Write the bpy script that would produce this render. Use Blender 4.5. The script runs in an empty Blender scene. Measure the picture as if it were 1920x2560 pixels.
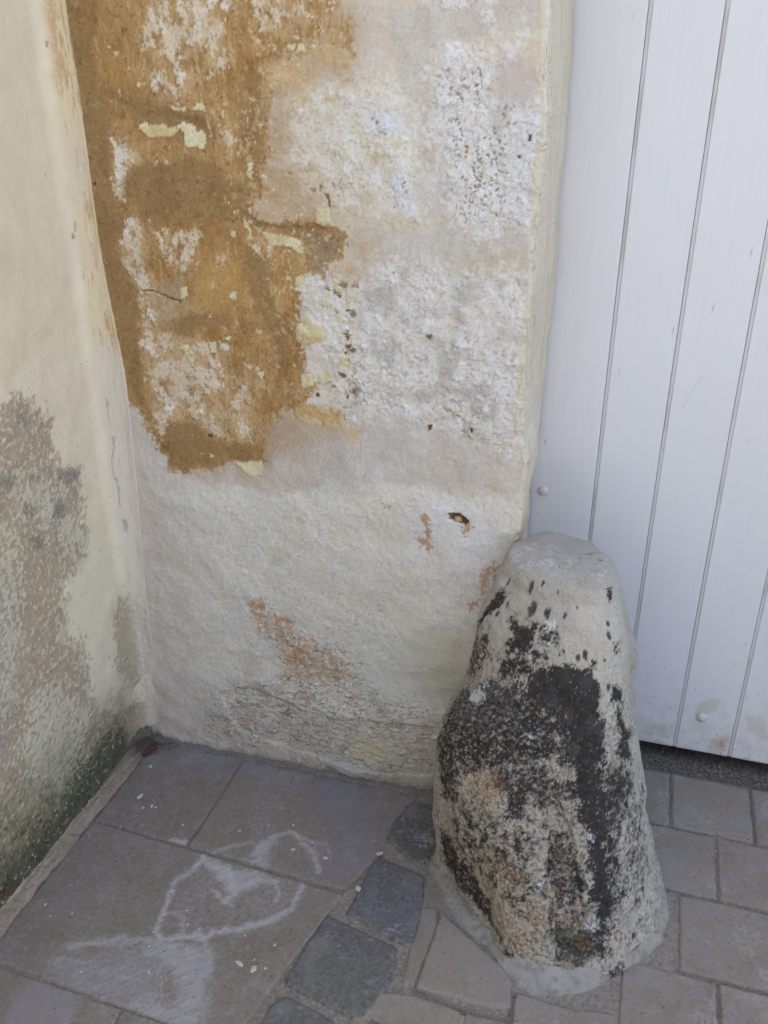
import bpy, math, random
import numpy as np
from mathutils import Matrix, Vector
from mathutils.bvhtree import BVHTree

# ------------------------------------------------------------------ camera, sky, sun, exposure
S = bpy.context.scene
PITCH = math.atan(2200.0 / 4570.0); YAW = math.radians(16.65)
CAM = np.array([1.0932, -1.5977, 1.5])
FW = np.array([-math.sin(YAW) * math.cos(PITCH), math.cos(YAW) * math.cos(PITCH), -math.sin(PITCH)])
RT = np.array([math.cos(YAW), math.sin(YAW), 0.0]); UP = np.cross(RT, FW)
cd = bpy.data.cameras.new('camera'); cam = bpy.data.objects.new('camera', cd); S.collection.objects.link(cam)
cd.sensor_fit = 'VERTICAL'; cd.sensor_height = 36.0; cd.lens = 2200.0 / 2560.0 * 36.0
cd.clip_start = 0.05; cd.clip_end = 600.0
m = Matrix.Identity(4)
for i, v in enumerate((RT, UP, -FW)):
    for k in range(3): m[k][i] = float(v[k])
for k in range(3): m[k][3] = float(CAM[k])
cam.matrix_world = m
S.camera = cam
SUN_EL = math.radians(58); SUN_ROT = math.radians(20)
w = bpy.data.worlds.new('World'); S.world = w; w.use_nodes = True
nt = w.node_tree; nt.nodes.clear()
sky = nt.nodes.new('ShaderNodeTexSky'); sky.sky_type = 'NISHITA'; sky.sun_disc = False
sky.sun_elevation = SUN_EL; sky.sun_rotation = SUN_ROT
sky.air_density = 1.0; sky.dust_density = 3.5; sky.ozone_density = 0.6
bg = nt.nodes.new('ShaderNodeBackground'); bg.inputs['Strength'].default_value = 0.15
out = nt.nodes.new('ShaderNodeOutputWorld')
nt.links.new(sky.outputs[0], bg.inputs[0]); nt.links.new(bg.outputs[0], out.inputs[0])
sl = bpy.data.lights.new('sun', 'SUN'); sl.energy = 3.0; sl.angle = math.radians(0.5); sl.color = (1.0, 0.96, 0.90)
sun = bpy.data.objects.new('sun', sl); S.collection.objects.link(sun)
sd = Vector((math.sin(SUN_ROT) * math.cos(SUN_EL), math.cos(SUN_ROT) * math.cos(SUN_EL), math.sin(SUN_EL)))
sun.rotation_euler = sd.to_track_quat('Z', 'Y').to_euler(); sun.location = (2, 6, 8)
S.view_settings.view_transform = 'Standard'; S.view_settings.look = 'None'
S.view_settings.exposure = EXPO = 2.42; S.view_settings.gamma = 1.0

# ------------------------------------------------------------------ survey: photo measurements to points in the place
def ray(x, y): return FW * 2200.0 + RT * (x - 960.0) + UP * (1280.0 - y)
def on_plane(x, y, ax, d):
    r = ray(x, y); t = (d - CAM[ax]) / r[ax]; return CAM + t * r
YW = -0.05                      # face of the pillar wall
YD = 0.24                       # face of the door
def wall(x, y): p = on_plane(x, y, 1, YW); return (p[0], p[2])
def side(x, y): p = on_plane(x, y, 0, 0.0); return (p[1], p[2])
def door(x, y): p = on_plane(x, y, 1, YD); return (p[0], p[2])
def floor(x, y): p = on_plane(x, y, 2, 0.0); return (p[0], p[1])
CROP = dict(V=(0, 0, 1.15732), A=(0, 0, .57866), B=(960, 0, .57866), C=(0, 850, .57866), D=(960, 850, .57866), E=(0, 1700, .57866), F=(960, 1700, .57866),
            R1=(150, 0, .28933), R2=(600, 0, .49427), R3=(200, 560, .42194), R4=(700, 600, .43400), R5=(380, 1200, .51838),
            R6=(0, 900, .6785), R7=(1060, 1300, .38578), R8=(1060, 1900, .38578))
def px(c, pts):
    x0, y0, s = CROP[c]
    if isinstance(pts, str): v = [float(q) for q in pts.replace(',', ' ').split()]; pts = list(zip(v[::2], v[1::2]))
    return [(x0 + a * s, y0 + b * s) for a, b in pts]
def TW(c, pts): return np.array([wall(*p) for p in px(c, pts)])
def TS(c, pts): return np.array([side(*p) for p in px(c, pts)])
def TF(c, pts): return np.array([floor(*p) for p in px(c, pts)])
def TD(c, pts): return np.array([door(*p) for p in px(c, pts)])

# ------------------------------------------------------------------ numeric noise
rng = np.random.RandomState(7)
_perm = np.concatenate([rng.permutation(256)] * 3)
_g3 = rng.normal(size=(256, 3)); _g3 /= np.linalg.norm(_g3, axis=1)[:, None]
def n3(P, f=1.0, seed=0):
    P = np.asarray(P, float) * f + seed * 17.31
    I = np.floor(P).astype(int); F_ = P - I; I &= 255
    U = F_ * F_ * F_ * (F_ * (F_ * 6 - 15) + 10); r = 0
    for dx in (0, 1):
        a = _perm[(I[:, 0] + dx)]; wx = U[:, 0] if dx else 1 - U[:, 0]
        for dy in (0, 1):
            b = _perm[a + (I[:, 1] + dy & 255)]; wy = U[:, 1] if dy else 1 - U[:, 1]
            for dz in (0, 1):
                h = _perm[b + (I[:, 2] + dz & 255)]; wz = U[:, 2] if dz else 1 - U[:, 2]
                g = _g3[h]
                r = r + wx * wy * wz * (g[:, 0] * (F_[:, 0] - dx) + g[:, 1] * (F_[:, 1] - dy) + g[:, 2] * (F_[:, 2] - dz))
    return r * 1.6
def p3(P, st=(1, 1)):
    P = np.asarray(P, float)
    return np.column_stack([P[:, 0] * st[0], P[:, 1] * st[1], np.zeros(len(P))]) if P.shape[1] == 2 else P
def fbm(P, f, o=4, seed=0, st=(1, 1), gain=.5):
    P = p3(P, st); r = 0; a = 1; t = 0
    for k in range(o): r = r + a * n3(P, f * 2.03 ** k, seed + k * 3); t += a; a *= gain
    return r / t * 1.3
def ridge(P, f, o=3, seed=0, st=(1, 1)):
    P = p3(P, st); r = 0; a = 1; t = 0
    for k in range(o): r = r + a * (1 - 2.5 * np.abs(n3(P, f * 2.03 ** k, seed + k * 5))); t += a; a *= .5
    return r / t
def ss(a, b, x): t = np.clip((x - a) / (b - a), 0, 1); return t * t * (3 - 2 * t)
def cells(P, f, seed=0, st=(1, 1), need=1.0):
    """distance to nearest jittered point (in cell units) and a random number of it"""
    P = p3(P, st)[:, :2] * f; P = P + .7 * np.column_stack([n3(np.column_stack([P * .43, P[:, 0] * 0]), 1, seed + 7), n3(np.column_stack([P * .43, P[:, 0] * 0]), 1, seed + 19)]); I = np.floor(P).astype(int); best = np.full(len(P), 9.0); rid = np.zeros(len(P))
    for dx in (-1, 0, 1):
        for dy in (-1, 0, 1):
            a = I[:, 0] + dx; b = I[:, 1] + dy
            h = _perm[_perm[(a + seed) & 255] + (b & 255)]; h2 = _perm[h + 71]; h3 = _perm[h2 + 33]
            d = np.hypot(a + h / 256. - P[:, 0], b + h2 / 256. - P[:, 1])
            k = d < best; best = np.where(k, d, best); rid = np.where(k, h3 / 256., rid)
    return best, rid
def sdf(P, poly, margin=.05):
    """signed distance to a polygon, positive inside"""
    P = np.asarray(P); poly = np.asarray(poly); lo = poly.min(0) - margin; hi = poly.max(0) + margin
    k = np.where((P[:, 0] > lo[0]) & (P[:, 0] < hi[0]) & (P[:, 1] > lo[1]) & (P[:, 1] < hi[1]))[0]
    out = np.full(len(P), -margin)
    if len(k) == 0: return out
    Q = P[k]; d = np.full(len(k), 9.0); ins = np.zeros(len(k), bool); n = len(poly)
    for i in range(n):
        a = poly[i]; b = poly[(i + 1) % n]; e = b - a; q = Q - a
        t = np.clip((q @ e) / (e @ e + 1e-12), 0, 1); dd = q - t[:, None] * e
        d = np.minimum(d, np.hypot(dd[:, 0], dd[:, 1]))
        c = (a[1] > Q[:, 1]) != (b[1] > Q[:, 1])
        if c.any():
            xi = a[0] + (Q[:, 1] - a[1]) / (b[1] - a[1] + 1e-12) * e[0]
            ins ^= c & (Q[:, 0] < xi)
    out[k] = np.clip(np.where(ins, d, -d), -margin, 9)
    return out
def line_d(P, pts, margin=.06):
    P = np.asarray(P); pts = np.asarray(pts); lo = pts.min(0) - margin; hi = pts.max(0) + margin
    k = np.where((P[:, 0] > lo[0]) & (P[:, 0] < hi[0]) & (P[:, 1] > lo[1]) & (P[:, 1] < hi[1]))[0]
    out = np.full(len(P), margin)
    if len(k) == 0: return out
    Q = P[k]; d = np.full(len(k), margin)
    for i in range(len(pts) - 1):
        a = pts[i]; e = pts[i + 1] - a; q = Q - a; t = np.clip((q @ e) / (e @ e + 1e-12), 0, 1); dd = q - t[:, None] * e
        d = np.minimum(d, np.hypot(dd[:, 0], dd[:, 1]))
    out[k] = d; return out
def curls(P, f, seed=0, w=.035, st=(1, 1), brk=.1):
    n = fbm(P, f, 3, seed, st); b = ss(brk - .1, brk + .15, fbm(P, f * .8, 2, seed + 9))
    return ss(w, w * .3, np.abs(n)) * b, ss(-.03, .03, n) * b
def lin(c):
    c = np.asarray(c, float) / 255.; return np.where(c <= .04045, c / 12.92, ((c + .055) / 1.055) ** 2.4)

class Paint:
    """pigment and relief of one surface, point by point"""
    def __init__(s, P, base, Q=None):
        s.P = np.asarray(P, float); s.Q = s.P if Q is None else Q; s.N = len(s.P)
        s.c = np.tile(lin(base), (s.N, 1)); s.h = np.zeros(s.N); s.g = np.full(s.N, .5)
        s.warpc = {}
    def warp(s, amp, f, seed=0, st=(1, 1)):
        k = (f, seed, st)
        if k not in s.warpc: s.warpc[k] = np.column_stack([fbm(s.Q, f, 3, seed + 40, st), fbm(s.Q, f, 3, seed + 60, st)])
        return s.P + amp * s.warpc[k]
    def ink(s, mask, col, k=1.0):
        mm = (np.clip(mask, 0, 1) * k)[:, None]; s.c = s.c * (1 - mm) + lin(col) * mm
    def mul(s, mask, f): s.c = s.c * (1 + np.clip(mask, 0, 1)[:, None] * (np.asarray(f) - 1))
    def lift(s, mask, d): s.h = s.h + np.clip(mask, 0, 1) * d
    def area(s, polys, soft=.004, amp=.006, f=60, rag=.004, rf=220, seed=0, st=(1, 1), sink=0.0):
        """union of polygons with a warped, ragged edge -> 0..1"""
        W = s.warp(amp, f, seed, st); d = np.full(s.N, -.05)
        for p in polys: d = np.maximum(d, sdf(W, p))
        k = ('r', rf, seed, st)
        if k not in s.warpc: s.warpc[k] = fbm(s.Q, rf, 3, seed + 90, st, .6)
        d = d + rag * s.warpc[k] * 2 - sink
        return ss(-soft, soft, d)

# ------------------------------------------------------------------ mesh and material helpers
def link(o, parent=None):
    S.collection.objects.link(o)
    if parent is not None: o.parent = parent
    return o
def tag(o, label=None, cat=None, group=None, kind=None):
    for k, v in (('label', label), ('category', cat), ('group', group), ('kind', kind)):
        if v: o[k] = v
    return o
def empty(name, loc=(0, 0, 0)):
    o = bpy.data.objects.new(name, None); o.location = loc; o.empty_display_size = .05; return link(o)
def mesh(name, V, F_, mat, parent=None, smooth=True, pig=None, loc=None):
    me = bpy.data.meshes.new(name); V = np.asarray(V, float)
    if loc is not None: V = V - np.asarray(loc)
    if isinstance(F_, np.ndarray):
        nf, k = F_.shape
        me.vertices.add(len(V)); me.vertices.foreach_set('co', V.astype(np.float32).ravel())
        me.loops.add(nf * k); me.loops.foreach_set('vertex_index', F_.astype(np.int32).ravel())
        me.polygons.add(nf); me.polygons.foreach_set('loop_start', np.arange(0, nf * k, k, dtype=np.int32))
        me.update(calc_edges=True)
    else:
        me.from_pydata([tuple(v) for v in V], [], F_); me.update()
    me.validate()
    me.polygons.foreach_set('use_smooth', [smooth] * len(me.polygons))
    if pig is not None:
        a = me.color_attributes.new('pigment', 'FLOAT_COLOR', 'POINT')
        c = np.ones((len(V), 4), np.float32); c[:, :3] = pig[0]; c[:, 3] = pig[1] if len(pig) > 1 else 1
        a.data.foreach_set('color', c.ravel())
    me.materials.append(mat)
    o = bpy.data.objects.new(name, me)
    if loc is not None: o.location = loc
    return link(o, parent)
def grid_faces(nu, nv, wrap=False):
    i = np.arange(nu if wrap else nu - 1)[:, None]; j = np.arange(nv - 1)[None, :]; i2 = (i + 1) % nu
    a = i * nv + j; b = i2 * nv + j
    return np.stack([a, b, b + 1, a + 1], -1).reshape(-1, 4)
def boxes(name, bl, mat, parent=None, bevel=0.0):
    V = []; Fc = []
    for x0, x1, y0, y1, z0, z1 in bl:
        n = len(V); V += [(x, y, z) for z in (z0, z1) for y in (y0, y1) for x in (x0, x1)]
        Fc += [tuple(n + q for q in f) for f in ((0, 2, 3, 1), (4, 5, 7, 6), (0, 1, 5, 4), (2, 6, 7, 3), (0, 4, 6, 2), (1, 3, 7, 5))]
    o = mesh(name, V, Fc, mat, parent, smooth=False)
    if bevel: b = o.modifiers.new('b', 'BEVEL'); b.width = bevel; b.segments = 2
    return o
def material(name, col=None, rough=.9, fine=(900., .12), bump=(700., .0006), bump2=(160., .0008), spec=.25, blot=None, pits=None):
    """pigment attribute (or a colour) broken up by noise, with fine relief"""
    mt = bpy.data.materials.new(name); mt.use_nodes = True; t = mt.node_tree; b = t.nodes['Principled BSDF']
    def nd(ty, **k):
        q = t.nodes.new(ty)
        for a, v in k.items():
            if a in q.inputs: q.inputs[a].default_value = v
            else: setattr(q, a, v)
        return q
    tc = nd('ShaderNodeTexCoord')
    def noise(sc, det=3., rgh=.6, dist=0.):
        q = nd('ShaderNodeTexNoise', Scale=sc, Detail=det, Roughness=rgh, Distortion=dist); t.links.new(tc.outputs['Object'], q.inputs['Vector']); return q.outputs['Fac']
    def mth(op, a, c=None):
        q = t.nodes.new('ShaderNodeMath'); q.operation = op
        for i, v in enumerate((a, c)):
            if v is None: continue
            if hasattr(v, 'links'): t.links.new(v, q.inputs[i])
            else: q.inputs[i].default_value = v
        return q.outputs[0]
    if col is None:
        at = nd('ShaderNodeAttribute'); at.attribute_name = 'pigment'; base = at.outputs['Color']; rel = at.outputs['Alpha']
    else:
        rg = nd('ShaderNodeRGB'); rg.outputs[0].default_value = (*lin(col), 1); base = rg.outputs[0]; rel = None
    f = mth('MULTIPLY_ADD', noise(fine[0], 3, .7), fine[1] * 2); t.nodes[-1].inputs[2].default_value = 1 - fine[1]
    f2 = mth('MULTIPLY_ADD', noise(fine[0] / 6, 4, .65), fine[1] * 1.4); t.nodes[-1].inputs[2].default_value = 1 - fine[1] * .7
    f = mth('MULTIPLY', f, f2)
    if blot: f3 = mth('MULTIPLY_ADD', noise(blot[0], 3, .6), blot[1] * 2); t.nodes[-1].inputs[2].default_value = 1 - blot[1]; f = mth('MULTIPLY', f, f3)
    f4 = mth('MULTIPLY_ADD', noise(fine[0] / 2.6, 4, .75, .8), fine[1] * 2.2); t.nodes[-1].inputs[2].default_value = 1 - fine[1] * 1.1
    f = mth('MULTIPLY', f, f4)
    vm = nd('ShaderNodeVectorMath'); vm.operation = 'SCALE'; t.links.new(base, vm.inputs[0]); t.links.new(f, vm.inputs['Scale'])
    t.links.new(vm.outputs[0], b.inputs['Base Color'])
    b.inputs['Roughness'].default_value = rough; b.inputs['Specular IOR Level'].default_value = spec
    h = mth('ADD', mth('MULTIPLY', noise(bump[0], 4, .65), bump[1]), mth('MULTIPLY', noise(bump2[0], 5, .65, .6), bump2[1]))
    if pits:
        vo = nd('ShaderNodeTexVoronoi', Scale=pits[0]); t.links.new(tc.outputs['Object'], vo.inputs['Vector'])
        h = mth('ADD', h, mth('MULTIPLY', mth('MINIMUM', vo.outputs['Distance'], pits[2]), pits[1]))
    if rel is not None: h = mth('MULTIPLY', h, rel)
    bp = nd('ShaderNodeBump', Strength=1.0, Distance=1.0); t.links.new(h, bp.inputs['Height']); t.links.new(bp.outputs[0], b.inputs['Normal'])
    return mt
M_plaster = material('old_limewash', rough=.92, fine=(750., .09), bump=(900., .0009), bump2=(260., .0010))
M_side = material('side_render', rough=.9, fine=(800., .06), bump=(900., .0006), bump2=(220., .0012))
M_stone = material('weathered_stone', rough=.92, fine=(800., .15), bump=(900., .0012), bump2=(300., .0022), pits=(330., .0022, .3))
M_slab = material('paving_stone', rough=.78, fine=(700., .17), bump=(900., .0005), bump2=(120., .0012), spec=.35)
M_mortar = material('mortar', (120, 112, 104), rough=.95, fine=(500., .22), bump=(700., .0015), bump2=(200., .004))
M_door = material('white_paint', rough=.42, fine=(1500., .015), bump=(1400., .00005), bump2=(30., .0005), spec=.4)
M_grit = material('grit', (128, 120, 110), rough=.95, fine=(300., .45), bump=(700., .001), bump2=(150., .003))
M_crumb = material('plaster_crumb', (172, 166, 155), rough=.95, fine=(400., .1))
M_masonry = material('cream_masonry', (196, 186, 165), rough=.95, fine=(60., .08), bump=(80., .004), bump2=(12., .01))
M_dark = material('dark_timber', (60, 55, 50), rough=.9)
M_leaf = material('dry_leaf', (74, 46, 32), rough=.7, fine=(500., .3))
M_facade = material('bounce_facade', (118, 118, 120), rough=.95, fine=(60., .08), bump=(80., .004), bump2=(12., .01))  # face of the added building that bounces sunlight back
M_far = material('far_ground', (166, 167, 160), rough=.95, fine=(3., .1), bump=(20., .01), bump2=(4., .02))

def axis(parts):
    """parts: (start, end, step) -> sorted coordinates"""
    r = []
    for a, b, s in parts: r += list(np.linspace(a, b, max(2, int(round((b - a) / s)) + 1))[:-1])
    return np.array(r + [parts[-1][1]])

# =================================================================== PILLAR WALL
XE = 0.895
edge_pts = TW('V', '1183 0 1183 130 1180 250 1165 380 1155 520 1150 640 1130 800 1125 950 1140 1000 1130 1100 1120 1160')[::-1]
out_pts = TD('V', '1240 0 1238 100 1225 280 1212 400 1205 520 1190 700 1180 800 1172 880 1165 950 1150 1000 1147 1100 1140 1165')[::-1]
xs = axis([(-.05, .02, .01), (.02, .90, .0020)]); zs = axis([(-.01, 1.70, .0020), (1.70, 1.74, .01), (1.74, 2.2, .02), (2.2, 5.0, .2)])
nface = len(xs); arc = np.linspace(0, 1, 10)[1:]; dep = axis([(0, .27, .006)])[1:]
def build_pillar():
    nz = len(zs); ex = np.interp(zs, edge_pts[:, 1], edge_pts[:, 0]); ox = np.interp(zs, out_pts[:, 1], out_pts[:, 0])
    wob = fbm(np.column_stack([zs * 0, zs]), 14, 3, 5) * .0012 + fbm(np.column_stack([zs * 0, zs]), 90, 3, 6) * .0012
    r = .010
    cols_x = []; cols_y = []; U = []
    for i, x in enumerate(xs):
        cols_x.append(-.05 + (x + .05) * (ex + wob - r + .05) / (.90 + .05)); cols_y.append(np.full(nz, YW)); U.append(None)
    for a in arc:
        t = a * math.pi / 2; cols_x.append(ex + wob - r + r * math.sin(t)); cols_y.append(np.full(nz, YW + r - r * math.cos(t))); U.append(a)
    for d in dep:
        k = d / .27; cols_x.append(ex + wob + (ox - ex) * k); cols_y.append(np.full(nz, YW + r + d)); U.append(1 + d)
    X = np.array(cols_x); Y = np.array(cols_y); Z = np.tile(zs, (len(X), 1))
    Xf = X.ravel(); Yf = Y.ravel(); Zf = Z.ravel()
    tt = np.concatenate([np.zeros(nface), arc, 1 + dep / .27])[:, None] + Z * 0; tt = tt.ravel()
    # unrolled coordinates
    Uc = np.where(tt <= 1, Xf, Xf + (Yf - YW)); P = np.column_stack([Uc, Zf]); T = lambda c, s: TW(c, s)
    Q3 = np.column_stack([Xf, Yf, Zf])
    p = Paint(P, (196, 187, 172))
    big = fbm(P, 5, 4, 1); mid = fbm(P, 22, 4, 2); fin = fbm(P, 110, 3, 3, gain=.7); vfin = fbm(P, 260, 2, 4)
    vst = fbm(P, 90, 3, 5, st=(1, .22)); hst = fbm(P, 110, 3, 6, st=(.35, 1))
    # general tone: lower course greener grey, upper warmer
    low = ss(.98, .80, Zf); p.ink(low, (200, 196, 186)); p.ink(low * ss(-.1, .5, mid), (194, 194, 187), .7); p.ink(low * ss(.1, .6, -mid), (200, 195, 180), .8); p.ink(low * ss(.15, .5, fin + .4 * vfin), (207, 205, 197), .5); p.ink(low * ss(.15, .5, -fin - .4 * vfin), (176, 172, 160), .5)
    p.ink(ss(.0, .5, mid) * (1 - low), (190, 176, 160), .7)
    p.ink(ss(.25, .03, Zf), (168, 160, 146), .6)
    lefts = ss(.20, .07, Xf) * low; p.ink(lefts, (190, 180, 170), .8); p.ink(lefts * ss(.0, .4, vst), (200, 190, 176), .5)
    # mortar bands between the stones
    mort = p.area([T('R2', '520 -40 770 -40 760 60 790 300 820 480 850 700 870 900 890 1060 860 1150 450 1170 520 1200 480 1300 420 1420 1500 1420 1530 1100 1480 1130 1240 1190 1130 1160 1080 1040 1020 880 980 760 960 560 960 340 1040 240 1300 170 1560 120 1560 -40 1300 -40 1290 30 900 30 760 60 760 -40'),
                   T('R4', '360 1080 560 1020 800 1040 1040 1100 1230 1190 1420 1230 1440 1475 1100 1475 700 1400 300 1400 0 1475 -300 1400 -200 1080 0 1030')], .008, .012, 30, .003)
    p.ink(mort, (184, 178, 171)); p.ink(mort * ss(-.1, .4, mid), (191, 187, 182), .8); p.ink(mort * ss(.05, .5, -big), (186, 175, 159), .6); p.ink(mort * ss(.1, .5, fbm(P, 10, 4, 801)), (190, 180, 162), .35)
    p.ink(mort * ss(.2, .7, vst), (174, 162, 146), .4)
    pk = p.area([T('R2', '500 -40 740 -40 740 200 760 360 600 380 560 260 560 120')], .02, .02, 20, .004); p.ink(pk, (191, 183, 177), .9)
    # whitewashed stones
    W1 = T('R2', '980 330 1050 270 1150 280 1300 320 1380 190 1400 190 1330 300 1290 420 1260 560 1300 600 1400 560 1470 520 1540 560 1545 700 1530 800 1510 1060 1440 1130 1240 1190 1130 1160 1090 1040 1060 920 1000 850 980 700 960 600 975 450')
    W2 = T('R2', '200 480 400 470 640 430 800 500 840 640 850 800 880 1000 885 1110 800 1090 700 1050 450 1060 280 990 200 880 230 740 200 600')
    W3 = T('R4', '120 280 240 240 420 230 640 160 800 150 930 190 1060 240 1250 230 1400 230 1430 400 1380 560 1430 700 1400 900 1440 1150 1340 1210 1200 1160 1030 1090 800 1030 560 1010 400 1020 350 900 280 700 120 560')
    W4 = T('R5', '0 60 200 100 640 120 820 90 1100 100 1300 80 1450 110 1659 160 1659 1500 60 1300 30 700')
    Wt = [T('R2', '900 -40 1300 -40 1290 20 1100 40 950 30'), T('R2', '1210 50 1285 50 1280 115 1210 100')]
    wh1 = p.area([W1], .018, .018, 28, .013, rf=90, sink=-.008); wh2 = p.area([W2], .028, .022, 24, .016, rf=80, sink=-.010); wh3 = p.area([W3], .022, .020, 26, .015, rf=90, sink=-.010); wh4 = p.area([W4], .012, .015, 25, .006); wht = p.area(Wt, .003, .008, 50, .005)
    fr = p.area([W1, W2, W3], .03, .03, 16, .02, rf=60, sink=-.022); p.ink(fr * ss(-.2, .3, fbm(P, 35, 4, 803)), (200, 192, 170), .38); p.ink(fr * ss(.05, .4, fbm(P, 50, 4, 805)), (204, 202, 198), .65)
    p.ink(wh1, (208, 207, 207)); p.ink(wh2, (207, 203, 193)); p.ink(wh3, (205, 203, 199)); p.ink(wht, (204, 201, 199))
    for wq, gq, k in ((wh1, (178, 172, 168), .5), (wh3, (179, 175, 168), .9), (wh2, (190, 176, 150), .75)):
        p.ink(wq * ss(.0, .45, fbm(P, 14, 4, 11)), gq, k)
        p.ink(wq * ss(.02, .4, fbm(P, 30, 4, 13)), (213, 212, 213), .8)
        p.ink(wq * ss(.2, .5, fbm(P, 45, 3, 14)), (200, 192, 160), .45)
    gp = p.area([T('R2', '1290 330 1420 290 1540 420 1460 560 1330 640 1250 560')], .012, .02, 30, .006); p.ink(gp, (182, 174, 170), .8)
    wr = p.area([T('R2', '1380 560 1540 560 1540 1060 1430 1130 1330 980 1340 700')], .015, .02, 30, .006); p.ink(wr, (206, 206, 208), .8)
    bl = p.area([T('R2', '640 560 780 570 840 650 720 700 660 650'), T('R2', '760 880 860 890 875 1090 800 1060 780 960')], .008, .012, 40, .006); p.ink(bl, (200, 203, 210), .8)
    # crusty flaking relief on white stones
    rough = np.clip(wh1 + wh3 + .8 * wh2 + wht, 0, 1)
    crust = ridge(P, 85, 3, 21, st=(.8, 1.2)); cr = ss(.35, .75, crust)
    dens1 = rough * ss(-.35, .25, fbm(P, 11, 3, 23))
    p.h += rough * (fbm(P, 50, 5, 24, gain=.62) * .0017)
    p.ink(rough * cr * ss(0, .3, fbm(P, 14, 3, 26)), (158, 150, 142), .22)
    for f_, sd_, wd_, am in ((38, 601, .035, .0011), (62, 611, .05, .0009), (95, 621, .07, .0006)):
        c1, c2 = curls(P, f_, sd_, wd_, (.9, 1.15), .0); k = np.clip(rough + .35 * wh4 * (1 - wh1), 0, 1)
        p.h += c2 * k * am; p.ink(c1 * k * (.55 + .45 * ss(-.2, .2, fin)), (136, 128, 118), .5)
        p.ink(ss(.05, .12, np.abs(fbm(P, f_, 3, sd_, (.9, 1.15)))) * 0, (0, 0, 0))
    # pits
    d1, id1 = cells(P + .005 * np.column_stack([fin, vfin]), 150, 3); pit = ss(.36, .2, d1 + .45 * vfin + .2 * fin) * (id1 < .5)
    pd = np.zeros(len(P))
    for poly, k in ((T('R2', '990 320 1270 300 1280 460 1240 560 1000 540 960 430'), .8), (T('R2', '1020 600 1380 580 1400 900 1330 1100 1120 1120 1060 850'), 1.0),
                    (T('R2', '640 600 830 600 840 680 700 690'), .9), (T('R2', '740 890 880 890 880 1100 780 1060'), 1.0), (T('R2', '380 880 640 890 600 960 430 970'), .7),
                    (T('R4', '380 600 520 740 520 1000 400 1020 330 760'), .9), (T('R4', '620 150 940 150 930 220 650 250'), .7), (T('R2', '1110 190 1230 180 1200 260 1130 250'), .9)):
        pd = np.maximum(pd, p.area([poly], .025, .02, 25, .01) * k)
    pm = pit * ss(.25, .6, pd * (.65 + .6 * fbm(P, 30, 2, 31)) + .0)
    p.lift(pm, -.0022); p.ink(pm, (134, 122, 108), .85)
    # small curled flakes everywhere on the white stones
    d2, id2 = cells(P + .006 * np.column_stack([fbm(P, 80, 2, 33), fbm(P, 80, 2, 34)]), 55, 9, st=(.8, 1.2))
    fl = ss(.50, .56, d2 + .3 * vfin) * rough * (id2 < .30) * ss(-.1, .3, fbm(P, 12, 3, 35))
    p.lift(fl, -.0014); p.ink(fl, (176, 168, 156), .5)
    # grey specks, lower W3
    gs = p.area([T('R4', '600 600 1000 640 1350 640 1400 900 1200 1180 960 1060 900 900 640 900')], .05, .04, 14, .01)
    sp = ss(.28, .42, fbm(P, 120, 3, 37, st=(.7, 1))) * gs; p.ink(sp, (145, 140, 136), .5); p.lift(sp, -.001)
    # dark line at (930-1100, 960-1150) and holes
    dl = ss(.006, .0, line_d(p.warp(.008, 60), T('R4', '940 960 1000 1010 1070 1040 1060 1100 1100 1150'))); p.ink(dl * ss(-.2, .3, fin), (140, 136, 132), .8); p.lift(dl, -.002)
    for c, s_, col in (('R4', '845 1065 875 1065 870 1100 850 1100', (110, 72, 52)), ('R4', '1092 1080 1115 1082 1112 1110 1098 1105', (75, 66, 58)), ('R4', '840 540 880 545 870 575 845 560', (120, 96, 66)),
                       ('R2', '1405 785 1420 785 1420 800 1405 800', (70, 60, 50)), ('R2', '1460 680 1475 680 1475 715 1460 715', (80, 72, 64)), ('R2', '420 975 450 985 460 1050 448 1055 440 1010', (112, 74, 56)),
                       ('R2', '358 950 385 955 380 975 362 970', (110, 82, 66)), ('R2', '400 935 412 935 408 970 400 972', (100, 74, 60)), ('R2', '240 870 262 870 260 888 240 888', (150, 126, 100)),
                       ('R2', '110 300 112 300 112 302', (0, 0, 0))):
        q = p.area([T(c, s_)], .0015, .002, 120, .001); p.ink(q, col); p.lift(q, -.003)
    # ---- the ochre damp stain
    sofb = ss(.0, .12, Xf - np.interp(Zf, [1.35, 1.45, 1.7], [.40, .36, .40])) * ss(1.38, 1.46, Zf)
    br = p.area([T('R2', '-900 -60 400 -60 470 0 540 90 570 200 560 280 470 250 380 240 330 280 200 290 130 330 130 400 160 500 140 560 130 650 150 740 110 860 130 950 60 1080 130 1140 300 1160 440 1160 530 1200 500 1300 -900 1300'),
                 T('R3', '-200 0 1400 0 1560 100 1500 200 1450 320 1340 300 1290 380 1310 560 1280 640 1330 740 1310 870 1400 960 1350 1060 1400 1090 1560 1130 1560 1200 1350 1165 1200 1090 1120 1190 1090 1400 920 1415 840 1440 620 1470 530 1450 490 1360 420 1230 340 1100 200 1000 -100 900')], .007, .014, 24, .009, rf=120, seed=2)
    halo2 = p.area([T('R2', '60 -60 560 -60 620 120 620 300 540 460 400 520 340 640 300 700 360 840 460 960 520 1000 500 1120 560 1200 560 1300 0 1300'), T('R3', '1400 0 1700 60 1659 330 1500 380')], .03, .03, 14, .012, seed=3)
    p.ink(halo2 * ss(-.35, .25, fbm(P, 24, 5, 807, gain=.62)), (186, 166, 132), .62); p.ink(halo2 * ss(.05, .4, fbm(P, 45, 4, 809)), (176, 148, 108), .5)
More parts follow.
